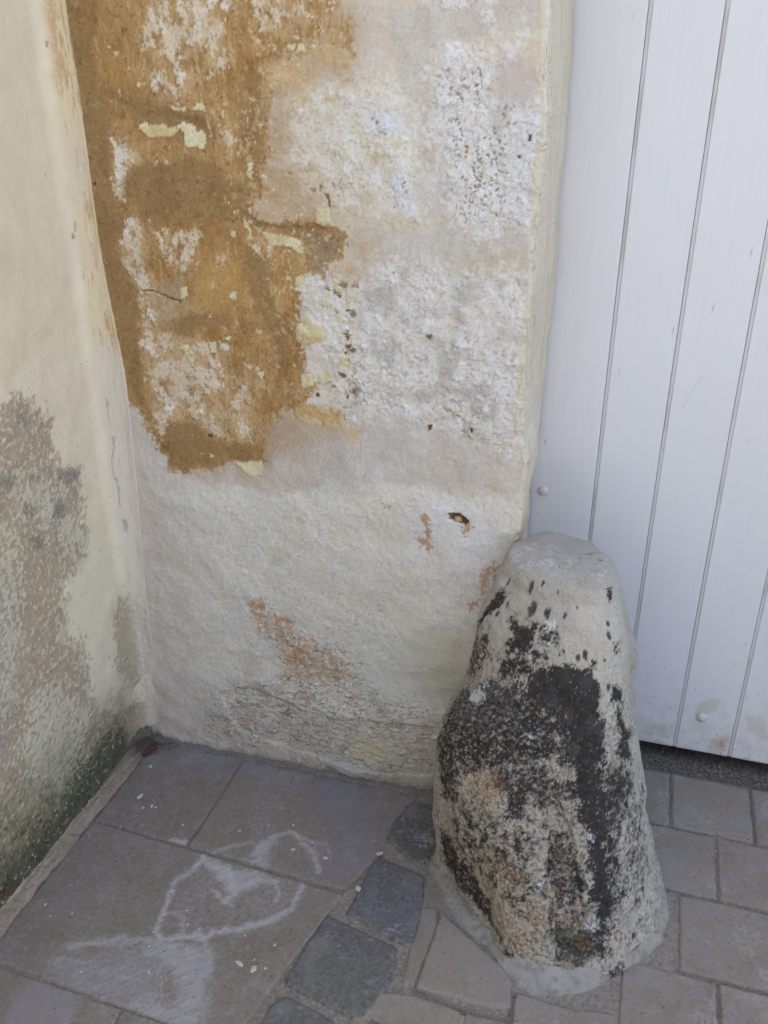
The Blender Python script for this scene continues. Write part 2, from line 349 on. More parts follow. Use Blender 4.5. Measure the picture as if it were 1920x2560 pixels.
    halo = p.area([T('R2', '300 -60 520 -60 580 90 600 260 500 420 330 420 260 520 240 660 280 700 240 820 300 900 420 1000 430 1100 400 1200 0 1200 -100 600 0 300'), T('R3', '1080 1100 1250 1090 1560 1180 1580 1240 1400 1300 1250 1400 1080 1440 1040 1300'), T('R3', '600 1400 1080 1380 1060 1500 600 1490')], .022, .02, 16, .006)
    p.ink(halo * (1 - br), (172, 148, 118), .62)
    gh = p.area([T('R3', '1060 1100 1200 1060 1330 1130 1200 1320 1070 1440')], .02, .02, 20, .004); p.ink(gh, (160, 140, 116), .6)
    br2 = np.clip(br * (1 - .40 * sofb * ss(-.3, .5, mid + vst)), 0, 1)
    p.ink(br2, (164, 132, 88)); p.ink(br2 * ss(-.1, .35, fbm(P, 26, 5, 41, st=(1, .45), gain=.62)), (149, 114, 70), .9); p.ink(br2 * ss(.08, .45, fbm(P, 60, 5, 42, st=(1, .3), gain=.65)), (187, 160, 120), .75); p.ink(br2 * ss(.2, .45, fbm(P, 130, 4, 44, st=(1, .3), gain=.7)), (134, 100, 62), .6)
    p.ink(br2 * ss(.1, .6, fbm(P, 120, 3, 43)), (176, 138, 84), .5)
    dk = p.area([T('R1', '40 -40 330 -40 300 300 290 560 400 830 420 1000 440 1300 460 1600 560 1850 560 2074 340 2074 250 1580 190 1060 150 780 100 560'),
                 T('R1', '350 780 620 800 800 860 960 960 1230 1000 1300 1180 1240 1280 1060 1290 1040 1180 850 1200 700 1180 650 960 380 860'),
                 T('R1', '600 1450 800 1420 1100 1380 1350 1400 1440 1500 1659 1700 1659 1870 1400 1880 1150 1950 850 1960 690 1940 620 1800 560 1600'),
                 T('R2', '0 380 60 330 110 290 200 270 330 270 310 300 200 310 130 360 110 500 130 600 110 800 90 1000 440 1170 520 1200 480 1295 330 1290 280 1200 0 1100'),
                 T('R3', '120 20 230 30 240 200 300 330 370 400 350 600 370 760 350 1000 440 1130 420 1180 340 1080 290 900 240 600 160 440'),
                 T('R3', '960 160 1100 160 1130 360 1170 560 1260 620 1200 760 1200 900 1240 1080 1180 1040 1150 800 1080 620 1040 520 980 330'),
                 T('R3', '520 1180 640 1180 780 1280 960 1310 1040 1270 1010 1400 830 1420 640 1450 530 1440 480 1280 470 1220'), T('R3', '540 590 640 500 960 600 1090 590 1040 620 760 600 640 680 560 680')], .010, .012, 26, .004, seed=4)
    dk = dk * br2
    p.ink(dk, (143, 115, 76), .92); p.ink(dk * ss(0, .5, mid), (136, 109, 74), .8); p.ink(dk * ss(.15, .5, fin), (155, 124, 82), .5); p.ink(dk * ss(.3, .7, vfin), (165, 128, 82), .5)
    gbr = p.area([T('R3', '1320 70 1550 70 1500 200 1450 300 1370 290 1340 200'), T('R3', '530 360 590 350 600 420 530 430')], .008, .01, 40, .003); p.ink(gbr * br2, (142, 124, 98), .9)
    gb2 = p.area([T('R1', '600 880 1000 960 1260 1000 1200 1100 1000 1080 760 1040 640 960'), T('R1', '700 1480 1300 1450 1500 1600 1200 1680 760 1640'), T('R1', '400 380 510 380 510 440 420 430')], .02, .02, 30, .004); p.ink(gb2 * br2, (140, 113, 78), .7)
    # pale patches where the wash still holds, inside the stain
    pp = p.area([T('R1', '750 -40 1430 -40 1470 80 1440 160 1380 60 1240 60 1300 180 1380 170 1440 300 1340 290 1350 560 1310 480 1290 400 1200 380 1100 380 1080 560 980 570 860 440 740 410 690 330 740 200 770 100'),
                 T('R2', '-20 -40 185 -40 235 60 215 130 160 165 110 150 95 90 40 50 -20 60'), T('R2', '250 70 300 20 325 5 310 50 265 105'),
                 T('R1', '820 600 900 660 980 740 1010 910 930 870 870 810 800 760'), T('R1', '980 620 1100 590 1150 550 1170 700 1090 720 1010 700'), T('R1', '1240 570 1340 600 1380 530 1400 440 1480 480 1460 580 1330 620 1240 630'),
                 T('R1', '450 1200 560 1220 560 1360 640 1250 670 1400 590 1420 540 1500 545 1640 570 1800 510 1770 455 1560 480 1400'), T('R1', '560 1900 650 1910 655 2074 540 2074'),
                 T('R1', '1370 960 1410 970 1410 1080 1480 1140 1515 1250 1450 1290 1430 1220 1380 1150'),
                 T('R3', '270 0 350 10 355 150 370 260 420 390 520 420 500 440 380 395 290 300 240 190 235 110'), T('R3', '360 400 430 440 435 560 450 650 540 650 565 740 440 790 350 700 370 600 345 480'),
                 T('R3', '430 840 600 790 680 720 760 700 800 780 850 900 830 980 700 960 720 1090 800 1180 880 1260 780 1250 700 1150 560 1080 520 1160 490 1270 440 1180 460 1000 400 880'),
                 T('R3', '900 960 960 920 1000 1000 1030 1060 980 1090 1000 1240 1010 1290 960 1280 940 1130 890 1050'), T('R3', '470 60 710 30 700 120 650 200 620 290 480 210'), T('R3', '1000 125 1130 140 1120 180 1060 170'),
                 T('R3', '800 180 840 165 860 205 840 240 810 235'), T('R3', '755 345 790 330 795 370 765 385')], .004, .010, 50, .006, seed=6, st=(1, .6))
    pp = pp * br2; p.lift(br2 * ss(-.006, .004, sdf(P, np.array([(0., .9), (1., .9), (1., 2.), (0., 2.)]), .02)), -.0018)
    pps = p.area([q_ for q_ in [T('R1', '740 -40 1440 -40 1480 300 1360 600 1180 740 1020 920 860 820 780 620 660 420 640 200'), T('R1', '430 1180 680 1240 690 1420 560 1540 580 1820 490 1790 430 1560'), T('R3', '230 0 380 0 400 260 440 400 540 430 700 480 640 640 720 700 860 780 900 900 1010 900 1050 1090 1030 1310 940 1290 760 1260 520 1180 440 1180 380 860 340 480 220 200')]], .02, .02, 24, .012) * br2 * (1 - dk)
    p.ink(pps * ss(-.35, .2, fbm(P, 30, 5, 841, st=(1, .6), gain=.65)), (188, 164, 128), .8)
    thin = ss(-.22, .12, fbm(P, 44, 5, 51, st=(1, .7), gain=.7))
    p.ink(pp * thin, (198, 184, 162)); p.ink(pp * thin * ss(.0, .35, fbm(P, 22, 4, 52)), (209, 202, 190), .9); p.lift(pp * thin, .0014)
    spk = ss(.25, .38, fbm(P, 75, 4, 811, gain=.7)) * br2 * (1 - dk * .8) * ss(-.1, .25, fbm(P, 10, 3, 813)); p.ink(spk, (202, 188, 152), .85); p.lift(spk, .0010)
    dsp = ss(.30, .42, fbm(P, 85, 4, 815, gain=.7)) * br2; p.ink(dsp, (118, 84, 50), .5); p.lift(dsp, -.0008)
    fg = p.area([T('R3', '430 420 620 300 640 480 560 560 520 620 440 560')], .01, .01, 40, .004); p.ink(fg * br2, (166, 148, 122), .5)
    rag2 = ss(.22, .5, fbm(P, 48, 5, 53, st=(1, .3), gain=.65)) * br2 * (1 - dk) * ss(-.2, .3, fbm(P, 8, 2, 54)); p.ink(rag2, (190, 165, 128), .6)
    oc = p.area([T('R1', '370 480 600 480 700 640 640 760 450 760 340 640'), T('R3', '860 150 960 200 1000 480 900 560 700 520 680 250'), T('R3', '1180 280 1330 300 1260 460 1180 560 1130 300')], .02, .02, 30, .01); p.ink(oc * br2 * (1 - dk), (178, 143, 90), .6)
    # bright white chips at the right of the stain
    bw = p.area([T('R3', '1330 730 1460 690 1500 740 1480 800 1450 880 1390 890 1340 860 1350 800'), T('R3', '1360 1000 1450 975 1500 1040 1430 1065 1400 1060 1350 1065'), T('R3', '1300 400 1330 340 1440 340 1500 440 1440 560 1380 500 1310 480'),
                 T('R3', '830 700 880 728 880 752 828 742')], .0025, .008, 60, .005, seed=7)
    p.ink(bw, (205, 199, 192)); p.lift(bw, .0006)
    # pale yellow paint flakes
    Y1 = [T('R1', s_) for s_ in ('670 1090 740 1050 765 1085 900 1080 930 1110 1000 1090 1060 1055 1160 1090 1155 1130 1220 1130 1250 1180 1240 1290 1180 1270 1080 1275 1060 1200 1065 1140 1015 1110 990 1165 850 1190 750 1180',
          '1130 950 1190 890 1225 900 1255 965 1200 950', '930 905 1000 930 1080 935 1080 955 970 955', '655 735 665 715 690 725 680 765', '458 448 497 448 495 477 462 475', '485 770 505 775 508 840 495 800', '905 1385 925 1385 920 1420 905 1420',
          '1600 1500 1635 1420 1655 1450 1650 1550', '1480 1990 1515 2000 1510 2050 1485 2040', '1260 1030 1290 1120 1310 1200 1290 1205', '572 588 600 588 596 604 575 600', '400 400 430 400 430 420 402 420', '1590 1880 1640 1960 1655 2040 1600 1960', '745 1900 780 1905 760 1915')]
    Y1 += [T('R3', s_) for s_ in ('1000 -20 1060 50 1200 70 1300 95 1315 170 1290 178 1250 140 1200 130 1130 130 1080 60', '895 35 920 60 900 82', '980 92 1010 48 1028 90', '598 378 632 370 635 420 600 442', '884 410 920 404 922 452 884 446',
          '575 738 640 705 672 770 640 785 610 750', '765 705 806 700 800 765 770 762', '848 680 892 664 880 698', '1050 882 1088 874 1082 922 1062 912', '1278 640 1310 560 1350 515 1380 570 1460 600 1475 650 1440 690 1330 712 1290 690',
          '1310 900 1350 880 1400 910 1380 960 1310 975', '1420 900 1500 860 1500 920 1440 950', '925 1415 1080 1412 1075 1490 1010 1498 960 1460', '762 1350 790 1375 780 1385', '710 1350 730 1360 715 1372', '735 975 770 990 760 1012 735 1000',
          '1280 320 1330 300 1335 345 1300 370 1270 360', '1500 330 1540 330 1520 380', '1440 440 1480 440 1480 490 1440 490', '1545 785 1585 780 1590 830 1550 830', '760 540 778 538 778 552 762 552', '690 228 706 228 700 250 692 244')]
    Y1 += [T('R2', s_) for s_ in ('238 228 275 222 275 262 240 260', '284 224 328 222 328 265 300 258 282 262', '388 1060 445 1050 450 1130 410 1150 380 1120')]
    yf = p.area(Y1, .0012, .003, 120, .0015, rf=300, seed=8)
    p.ink(yf, (202, 195, 162)); p.ink(yf * ss(.1, .5, mid + .4 * fin), (192, 176, 130), .7); p.lift(yf, .0020)
    dim = p.area([T('R1', '760 1090 900 1080 1000 1150 850 1190 760 1170'), T('R3', '1300 650 1470 660 1440 700 1320 712')], .006, .006, 60, .004); p.ink(dim * yf, (190, 166, 112), .75)
    op = p.area([T('R3', '1270 1080 1400 1060 1560 1120 1580 1180 1500 1205 1290 1155'), T('R3', '1550 1200 1659 1210 1659 1300 1600 1290'), T('R2', '370 260 440 240 500 300 490 345 400 300'), T('R2', '90 330 150 300 330 330 300 420 160 460 110 420')], .006, .008, 50, .004); p.ink(op, (192, 166, 122), .65); p.lift(op, .0008)
    rb = p.area([T('R2', '60 -60 560 -60 620 160 420 330 240 420 260 700 200 960 500 1130 560 1300 300 1300 -60 1100'), T('R3', '1080 60 1420 40 1380 340 1340 760 1420 1000 1260 1080 1150 700')], .04, .03, 14, .012)
    f1 = ss(.10, .30, fbm(P, 42, 5, 941, gain=.72)) * rb; p.ink(f1 * br2, (186, 160, 120), .7); f2 = ss(.12, .32, fbm(P, 38, 5, 943, gain=.72)) * rb * (1 - br2); p.ink(f2, (168, 138, 98), .6); f3 = ss(.26, .36, fbm(P, 60, 5, 945, gain=.75)) * rb; p.ink(f3, (206, 198, 176), .8); p.lift(f3, .0008)
    # scattered rusty holes between stain and white stone
    d3, id3 = cells(P + .004 * np.column_stack([fin, vfin]), 70, 21); hz = p.area([T('R3', '1480 360 1640 360 1659 700 1640 1060 1480 1090 1500 700')], .015, .01, 30, .004)
    hs = ss(.46, .34, d3 + .35 * vfin) * (id3 < .34) * hz; p.ink(hs, (124, 98, 76)); p.lift(hs, -.0025)
    hy = ss(.05, .3, fbm(P, 70, 3, 61)) * hz * (1 - hs); p.ink(hy, (196, 182, 140), .6)
    # crack in the stain, and groove at its lower right
    ck = line_d(p.warp(.003, 120), T('R3', '360 392 430 396 490 420 540 440 600 460')); k1 = ss(.0022, .0006, ck); p.ink(k1, (70, 56, 44), .85); p.lift(k1, -.002)
    k2 = ss(.012, .002, line_d(p.warp(.016, 34), T('R3', '1140 620 1190 740 1190 880 1230 1000 1260 1100'))); p.ink(k2 * ss(-.4, .3, fin + mid), (118, 90, 58), .6); p.lift(k2, -.0018)
    k3 = ss(.010, .002, line_d(p.warp(.016, 34), T('R1', '700 980 900 1010 1180 1020 1260 1120 1310 1200'))); p.ink(k3 * ss(-.4, .3, fin + mid), (120, 94, 64), .55); p.lift(k3, -.0014)
    k4 = ss(.008, .001, line_d(p.warp(.012, 34), T('R2', '0 1060 80 1120 200 1150 330 1150 440 1160'))); p.ink(k4, (128, 100, 66), .6); p.lift(k4, -.0016)
    p.mul(br2 * ss(.0, .4, fbm(P, 170, 3, 851, gain=.8)), .86); p.mul(br2 * ss(.0, .4, fbm(P, 170, 3, 853, gain=.8)), 1.14); p.mul(br2 * ss(.0, .4, fbm(P, 12, 4, 855)), (.92, .90, .86))
    # dots in the stain
    d4, id4 = cells(P, 60, 5); dt = ss(.085, .05, d4) * (id4 < .35) * br2; p.ink(dt, (84, 58, 38), .8)
    d4, id4 = cells(P, 42, 15); dt = ss(.05, .03, d4) * (id4 < .3) * (1 - br2); p.ink(dt, (120, 108, 96), .7)
    q = p.area([T('R3', '760 1245 785 1250 780 1268 755 1262'), T('R3', '1395 1000 1420 1000 1420 1022 1397 1022'), T('R1', '288 1575 312 1575 308 1605 290 1605')], .001, .002, 120, .001); p.ink(q, (92, 62, 44)); p.lift(q, -.002)
    # ---- lower course
    orr = p.area([T('R5', '470 590 540 575 560 640 680 660 685 740 830 800 940 880 945 970 820 990 700 965 600 965 640 860 590 760 500 690')], .010, .014, 40, .010, seed=9)
    orn = ss(-.35, .15, fbm(P, 70, 4, 71)); p.ink(orr * orn, (182, 154, 124), .8); p.ink(orr * ss(.1, .4, fbm(P, 90, 3, 751)), (150, 134, 112), .5)
    oc2 = p.area([T('R5', '470 590 545 578 540 650 500 640'), T('R5', '600 670 670 670 660 720 600 700'), T('R5', '660 800 720 800 780 860 720 900 660 880'), T('R5', '500 680 540 720 520 740'), T('R5', '475 780 510 790 500 808 478 800')], .008, .010, 50, .008, seed=10)
    p.ink(oc2 * orn, (176, 130, 92), .75); p.lift(orr, -.0012)
    tn = p.area([T('R5', '1300 170 1330 160 1350 250 1340 370 1325 330 1310 230'), T('R5', '1270 280 1320 290 1340 320 1290 320'), T('R5', '1520 190 1550 230 1500 270 1490 230'), T('R5', '1590 440 1640 420 1620 500 1600 555 1580 520'), T('R5', '1525 595 1580 570 1570 610 1535 630'), T('R5', '1640 400 1659 380 1659 480 1640 500'), T('R5', '1130 115 1160 120 1150 140 1130 135')], .003, .008, 60, .006, seed=11)
    p.ink(tn, (170, 140, 112), .9); p.lift(tn, -.0015)
    wk = p.area([T('R5', '1240 110 1420 80 1600 180 1659 220 1659 380 1560 420 1440 460 1400 330 1300 340 1250 260'), T('R5', '1540 440 1600 400 1570 500')], .008, .012, 40, .012, seed=12); p.ink(wk * (1 - tn), (202, 200, 199), .85)
    hq = p.area([T('R5', '1430 160 1480 160 1530 195 1520 218 1480 205 1440 190')], .0015, .004, 100, .002); p.ink(hq, (92, 70, 50)); p.lift(hq, -.006)
    hq2 = p.area([T('R5', '1452 178 1485 180 1492 200 1462 198')], .001, .003, 100, .001); p.ink(hq2, (190, 165, 135)); p.lift(hq2, .004)
    gn = p.area([T('R5', '580 340 650 360 640 430 590 410'), T('R5', '420 870 520 865 530 940 440 930'), T('R5', '1200 700 1500 740 1480 1100 1180 1000 1250 850')], .02, .02, 30, .006); p.ink(gn, (176, 172, 152), .6)
    bl2 = p.area([T('R5', '1000 700 1250 720 1300 1080 1100 1150 980 950')], .04, .03, 20, .006); p.ink(bl2, (190, 191, 184), .7)
    # dark flecks: grime sitting in broken limewash
    lowz = (p.area([T('R5', '340 1000 620 960 900 980 1100 1020 1400 1130 1400 1420 1000 1400 700 1300 380 1280 250 1200')], .05, .03, 12, .01) * 1.0)
    midz = (p.area([T('R5', '430 560 640 600 860 740 1060 900 1080 1050 640 1080 540 850')], .05, .03, 12, .01) * .62)
    upz = p.area([T('R5', '620 500 1200 520 1200 900 900 800 700 640'), T('R5', '300 540 450 560 430 620 330 590')], .05, .03, 12, .01) * .35
    fd = np.maximum(np.maximum(lowz, midz), upz)
    fk = fbm(P + .004 * np.column_stack([mid, fin]), 95, 4, 73, st=(.55, 1.15), gain=.65) * .8 + hst * .25
    fm = ss(.02, .12, fk - .50 + .40 * fd * (.75 + .8 * fbm(P, 16, 3, 74))) * (fd > .02)
    p.ink(fm, (124, 118, 108), .6); p.lift(fm, -.0014)
    for f_, sd_, wd_ in ((55, 701, .05), (85, 711, .07), (130, 721, .09), (38, 731, .035)):
        c1, c2 = curls(P, f_, sd_, wd_, (.5, 1.3), .08 - .22 * 1)
        k = ss(.12, .75, fd * (1 + .7 * fbm(P, 20, 3, sd_ + 5))); p.ink(c1 * k * ss(-.25, .15, fin + .4 * mid), (92, 86, 78), .8); p.h += c2 * k * .0008
    p.ink(fd * ss(.1, .5, fbm(P, 60, 4, 741)), (150, 146, 134), .5)
    p.ink(lowz * ss(.0, .4, fbm(P, 25, 3, 75)), (168, 156, 136), .6)
    yl = p.area([T('R5', '960 1260 1100 1240 1200 1330 1080 1360 980 1320')], .015, .02, 30, .01); p.ink(yl, (186, 180, 150), .8)
    # ledge where the coat broke away
    lg = T('R5', '420 1000 470 998 540 1015 590 1040 640 1060 660 1085 715 1105'); ld = line_d(p.warp(.006, 50), lg); k5 = ss(.010, .003, ld); p.ink(k5 * ss(-.2, .2, fin), (150, 134, 110), .8)
    below = sdf(P, T('R5', '330 1030 420 1000 470 998 540 1015 590 1040 640 1060 715 1105 900 1150 1300 1180 1420 1200 1380 1420 1100 1420 800 1330 640 1290 420 1200'), .03); p.lift(ss(-.006, .006, below), -.004)
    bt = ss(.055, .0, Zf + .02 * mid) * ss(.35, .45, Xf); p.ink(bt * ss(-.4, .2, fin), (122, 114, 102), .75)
    bt2 = ss(.022, .0, Zf + .01 * mid); p.ink(bt2 * ss(-.5, .2, vfin), (98, 95, 94), .85)  # grime and a shadow line at the wall foot, both in the colour
    wl_ = p.area([T('R5', '800 1310 900 1360 1000 1375 1100 1410 1080 1425 920 1400 820 1360')], .004, .008, 60, .005); p.ink(wl_, (168, 168, 168), .8); p.lift(wl_, .003)  # pale highlight at the foot painted in, slightly raised
    tool = p.area([T('R4', '60 1190 500 1160 560 1475 0 1475'), T('R3', '900 1180 1300 1180 1560 1300 1500 1500 1000 1500')], .03, .02, 20, .005)
    p.h += tool * .0007 * np.sin((P[:, 0] * .8 - P[:, 1] * .55 + .01 * mid) * 950)
    # ---- reveal strip, painted cream
    e0 = np.interp(Zf, edge_pts[:, 1], edge_pts[:, 0])
    rv = ss(-.014, -.006, P[:, 0] - e0 + .006 * fbm(P, 30, 3, 81) + .003 * fin) 
    st2 = fbm(np.column_stack([tt * .35, Zf]), 40, 4, 83, st=(1.6, .12)); st3 = fbm(np.column_stack([tt * .2, Zf]), 120, 3, 84, st=(2, .1))
    p.ink(rv, (198, 189, 171)); p.ink(rv * ss(.0, .5, st2 + .3 * fin), (190, 174, 146), .6); p.ink(rv * ss(.05, .5, -st2 + .3 * fin), (204, 200, 190), .7)
    cq = ss(.34, .5, st3 + .3 * vfin) * ss(-.1, .3, fbm(P, 9, 2, 85)) * rv; p.ink(cq, (132, 118, 98), .7); p.lift(cq, -.0012)
    kq, kh = curls(P, 34, 951, .05, (1.6, .5), -.1); p.ink(kq * rv * (tt < 1.3), (146, 134, 116), .6); p.h += kh * rv * .0009; nk = ss(.30, .42, fbm(P, 40, 4, 953)) * rv * (tt < 1.1); p.lift(nk, -.0025); p.ink(nk, (190, 184, 176), .7)
    p.ink(rv * ss(1.0, 1.2, tt) * ss(.05, .4, st3), (204, 192, 168), .6)
    bb = rv * ss(.80, .66, Zf + .03 * mid); p.ink(bb, (188, 172, 142), .6)
    p.h += rv * st2 * .0005
    gr1 = fbm(P, 190, 3, 871, gain=.8); gr2 = fbm(P, 75, 4, 873, gain=.7); p.mul(ss(.05, .5, gr1), .90); p.mul(ss(.05, .5, -gr1), 1.07); p.mul(ss(.0, .5, gr2) * (1 - br2), (.95, .945, .93)); p.mul(ss(.0, .6, fbm(P, 7, 4, 875)) * (1 - br2), (.95, .945, .93))
    # macro relief: the stones swell, joints sit back
    stone_b = np.maximum.reduce([p.area([W], .03, .02, 20, .002) for W in (W1, W2, W3, W4)])
    p.h += stone_b * .003 + big * .006 + mid * .0018 + fin * .0006 + fbm(P, 9, 2, 91) * .004 * low + low * (fbm(P, 45, 3, 92) * .0006 + fbm(P, 80, 4, 93, st=(1, .4)) * .0006)
    p.h += np.where(ss(.06, 0, Zf) > 0, ss(.06, 0, Zf) * .004 * (mid + .3), 0)
    p.g = .35 + .5 * np.clip(rough + .7 * wh4, 0, 1) - .15 * dk
    X2 = Xf.copy(); Y2 = Yf.copy()
    nx = np.where(tt <= 0, 0, np.where(tt < 1, np.sin(tt * math.pi / 2), 1)); ny = np.where(tt <= 0, -1, np.where(tt < 1, -np.cos(tt * math.pi / 2), 0))
    X2 += nx * p.h; Y2 += ny * p.h
    V = np.column_stack([X2, Y2, Zf])
    return V, grid_faces(len(X), nz)[:, ::1], p, (nface + len(arc) - 1) * nz
pillar = empty('masonry_wall', (.45, YW, 0))
V, Fc, p, cut = build_pillar()
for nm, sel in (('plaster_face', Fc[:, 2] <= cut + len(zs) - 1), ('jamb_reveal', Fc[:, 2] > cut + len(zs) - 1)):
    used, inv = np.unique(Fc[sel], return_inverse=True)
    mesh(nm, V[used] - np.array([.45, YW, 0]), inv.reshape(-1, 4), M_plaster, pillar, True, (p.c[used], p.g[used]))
tag(pillar, 'old limewashed stone wall face with a big ochre damp stain and flaking patches, between side wall and white door', 'wall')
pl = np.array([.45, YW, 0])
def wbox(name, bl, mat, parent): return boxes(name, [(a - .45, b - .45, c - YW, d - YW, e, f) for a, b, c, d, e, f in bl], mat, parent)
wbox('wall_core', [(-.3, .86, -.03, .5, -.05, 4.99)], M_masonry, pillar)
wbox('lintel', [(.862, 2.72, -.045, .5, 2.42, 4.985)], M_masonry, pillar)
wbox('door_pier', [(2.70, 6.0, -.042, .5, -.05, 4.98)], M_masonry, pillar)
wbox('room_shell', [(-.3, 6.0, 3.0, 3.2, -.05, 4.9), (-.3, 6, .505, 2.995, 2.6, 2.8), (-.3, -.1, .505, 2.995, -.05, 2.59), (5.8, 6, .505, 2.995, -.05, 2.59)], M_masonry, pillar)

# =================================================================== SIDE WALL
def build_side():
    crease = np.array([wall(x, y) for x, y in ((162, 0), (185, 197), (205, 260), (223, 445), (243, 555), (255, 665), (266, 740), (300, 850), (318, 966), (341, 1197), (353, 1342), (370, 1544), (392, 1700), (399, 1805))])[::-1]
    ys = axis([(-4.0, -1.2, .2), (-1.2, -.66, .02), (-.66, -.098, .0024)]); zz = axis([(0.0, 1.74, .0024), (1.74, 2.2, .02), (2.2, 5.0, .2)])
    nz = len(zz); cx = np.mean([np.interp(zz + o_, crease[:, 1], crease[:, 0]) for o_ in np.linspace(-.10, .10, 15)], axis=0) + .0015 * fbm(np.column_stack([zz * 0, zz]), 60, 3, 3)
    arc2 = np.linspace(0, 1, 32)[1:]
    X = []; Y = []; TT = []
    for y in ys: X.append(np.zeros(nz)); Y.append(np.full(nz, y)); TT.append(0)
    for a in arc2:
        t = a * math.pi / 2; X.append(cx * (1 - math.cos(t)) ** .9); Y.append(-.098 + (.098 - .0535) * math.sin(t) + 0 * zz); TT.append(a)
    X.append(cx + .0008); Y.append(np.full(nz, YW - .0005)); TT.append(1.05)
    X.append(cx - .002); Y.append(np.full(nz, YW + .012)); TT.append(1.1)
    X = np.array(X).ravel(); Y = np.array(Y).ravel(); Z = np.tile(zz, len(TT)); tt = np.repeat(TT, nz)
    U = np.where(tt > 0, Y + X * .5, Y); P = np.column_stack([U, Z]); T = TS
    p = Paint(P, (208, 196, 170))
    big = fbm(P, 5, 4, 101); mid = fbm(P, 24, 4, 102); fin = fbm(P, 120, 3, 103, gain=.7); vfin = fbm(P, 260, 2, 104, gain=.7)
    p.ink(ss(0, .5, big), (202, 189, 164), .6); p.ink(ss(.1, .6, -mid), (210, 201, 178), .5)
    p.ink(ss(.2, .6, fbm(P, 12, 3, 105)) * ss(1.0, 1.3, Z), (194, 182, 166), .5)
    # bare render showing
    br = [T('R6', '-60 250 0 235 40 140 80 130 140 180 185 230 205 380 290 430 310 560 320 660 290 760 250 830 240 1000 310 1060 330 1200 350 1290 440 1320 480 1290 560 1180 600 1140 640 1230 640 2300 -60 2300'),
          T('R6', '420 940 460 860 500 900 520 1040 540 1180 470 1200 430 1100')]
    b = p.area(br, .010, .018, 34, .019, rf=75, seed=21); b0 = p.area(br, .05, .03, 16, .02, seed=29, sink=-.03); p.ink(b0 * ss(-.2, .4, mid), (188, 176, 152), .5)
    lfl = ss(.0, .10, fbm(P + .004 * np.column_stack([fin, vfin]), 85, 4, 107, gain=.7) - .12 + .35 * p.area([T('R6', '100 1250 260 1220 340 1290 340 1480 200 1560 80 1480'), T('R6', '60 420 230 480 240 640 90 560'), T('R6', '0 620 60 560 60 1240 0 1260'), T('R6', '230 560 380 640 340 760 250 720'), T('R6', '220 800 300 880 330 1140 240 1060')], .03, .03, 20, .01))
    lfl2 = ss(.28, .36, fbm(P, 150, 3, 108, gain=.7))
    p.ink(b, (163, 147, 124)); p.ink(b * ss(0, .5, mid), (156, 141, 118), .8); p.ink(b * ss(.1, .5, -mid), (170, 152, 126), .7)
    p.lift(b, -.0016)
    keep = b * np.clip(lfl * .9 + lfl2 * .5, 0, 1) * ss(.0, .2, Z); p.ink(keep, (196, 189, 166), .85); p.lift(keep, .0016)
    ed = b * (1 - b) * 4 * ss(.0, .3, fin); p.ink(ed, (150, 140, 118), .3)
    # olive stripe
    ol = p.area([T('R6', '425 930 470 850 510 960 500 1100 480 1290 430 1290 440 1100'), T('R6', '330 1250 600 1250 590 1320 400 1500 330 1400')], .012, .01, 30, .006); p.ink(ol, (176, 164, 138), .6)
    dr = p.area([T('R6', '345 1180 440 1180 435 1290 400 1312 370 1280'), T('R6', '455 1180 470 1180 490 1260 480 1260')], .003, .012, 60, .006, st=(1, .25)); p.ink(dr * ss(-.2, .1, fbm(P, 120, 3, 109, st=(1, .15))), (198, 190, 168), .9)
    # mould
    mo = p.area([T('R6', '200 530 235 515 240 580 190 600'), T('R6', '90 540 150 545 130 575 95 570'), T('R6', '115 645 160 650 155 700 125 690'), T('R6', '0 440 60 440 40 465 0 465'), T('R6', '225 420 300 395 290 440 230 450'), T('R6', '190 610 210 615 205 640'), T('R6', '60 200 100 200 90 240'), T('R6', '120 430 150 425 145 450')], .008, .012, 50, .010, seed=23)
    p.ink(mo, (122, 118, 108), .85)
    gl = p.area([T('R6', '-60 800 50 820 80 1100 30 1500 -60 1500')], .03, .03, 20, .01); p.ink(gl * ss(-.1, .3, fin), (156, 149, 142), .5); p.ink(gl * ss(.2, .5, vfin), (112, 108, 104), .5)
    # algae toward the foot
    al = ss(.31, .07, Z + .05 * big + .03 * mid) * ss(-.05, -.22, U + .05 * big - (Z - .1) * .25)
    p.ink(al, (118, 115, 92), .78); p.ink(al * ss(-.1, .3, fbm(P, 45, 4, 111)), (80, 79, 60), .8)
    gw = p.area([T('R6', '120 1420 260 1400 300 1500 220 1600 120 1560')], .03, .03, 20, .01); p.ink(gw, (166, 162, 136), .5)
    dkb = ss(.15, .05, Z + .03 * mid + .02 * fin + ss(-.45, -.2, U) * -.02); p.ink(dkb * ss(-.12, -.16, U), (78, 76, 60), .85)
    p.ink(p.area([T('R6', '-60 2000 0 1960 100 1900 150 1850 180 1800 160 1880 60 1960 0 2020 -60 2060'), ], .012, .02, 30, .01), (84, 60, 46), .7)
    ye = p.area([T('R6', '60 1680 130 1640 160 1700 120 1790 60 1830 30 1780'), T('R6', '-60 1600 10 1620 10 1680 -60 1680')], .014, .02, 40, .012, seed=24); p.ink(ye * ss(-.1, .3, fin + .4 * vfin), (134, 122, 64), .6)
    blk = ss(.10, .2, fbm(P, 130, 3, 112) - .22 + .3 * al * ss(.0, .3, fbm(P, 14, 2, 113))) * ss(.5, .3, Z); p.ink(blk * al, (60, 58, 48), .8); p.lift(blk * al, -.0012)
    fl = ss(.05, .13, fbm(P, 100, 4, 114, gain=.7) - .27) * al; p.ink(fl, (182, 176, 152), .8); p.lift(fl, .0012)
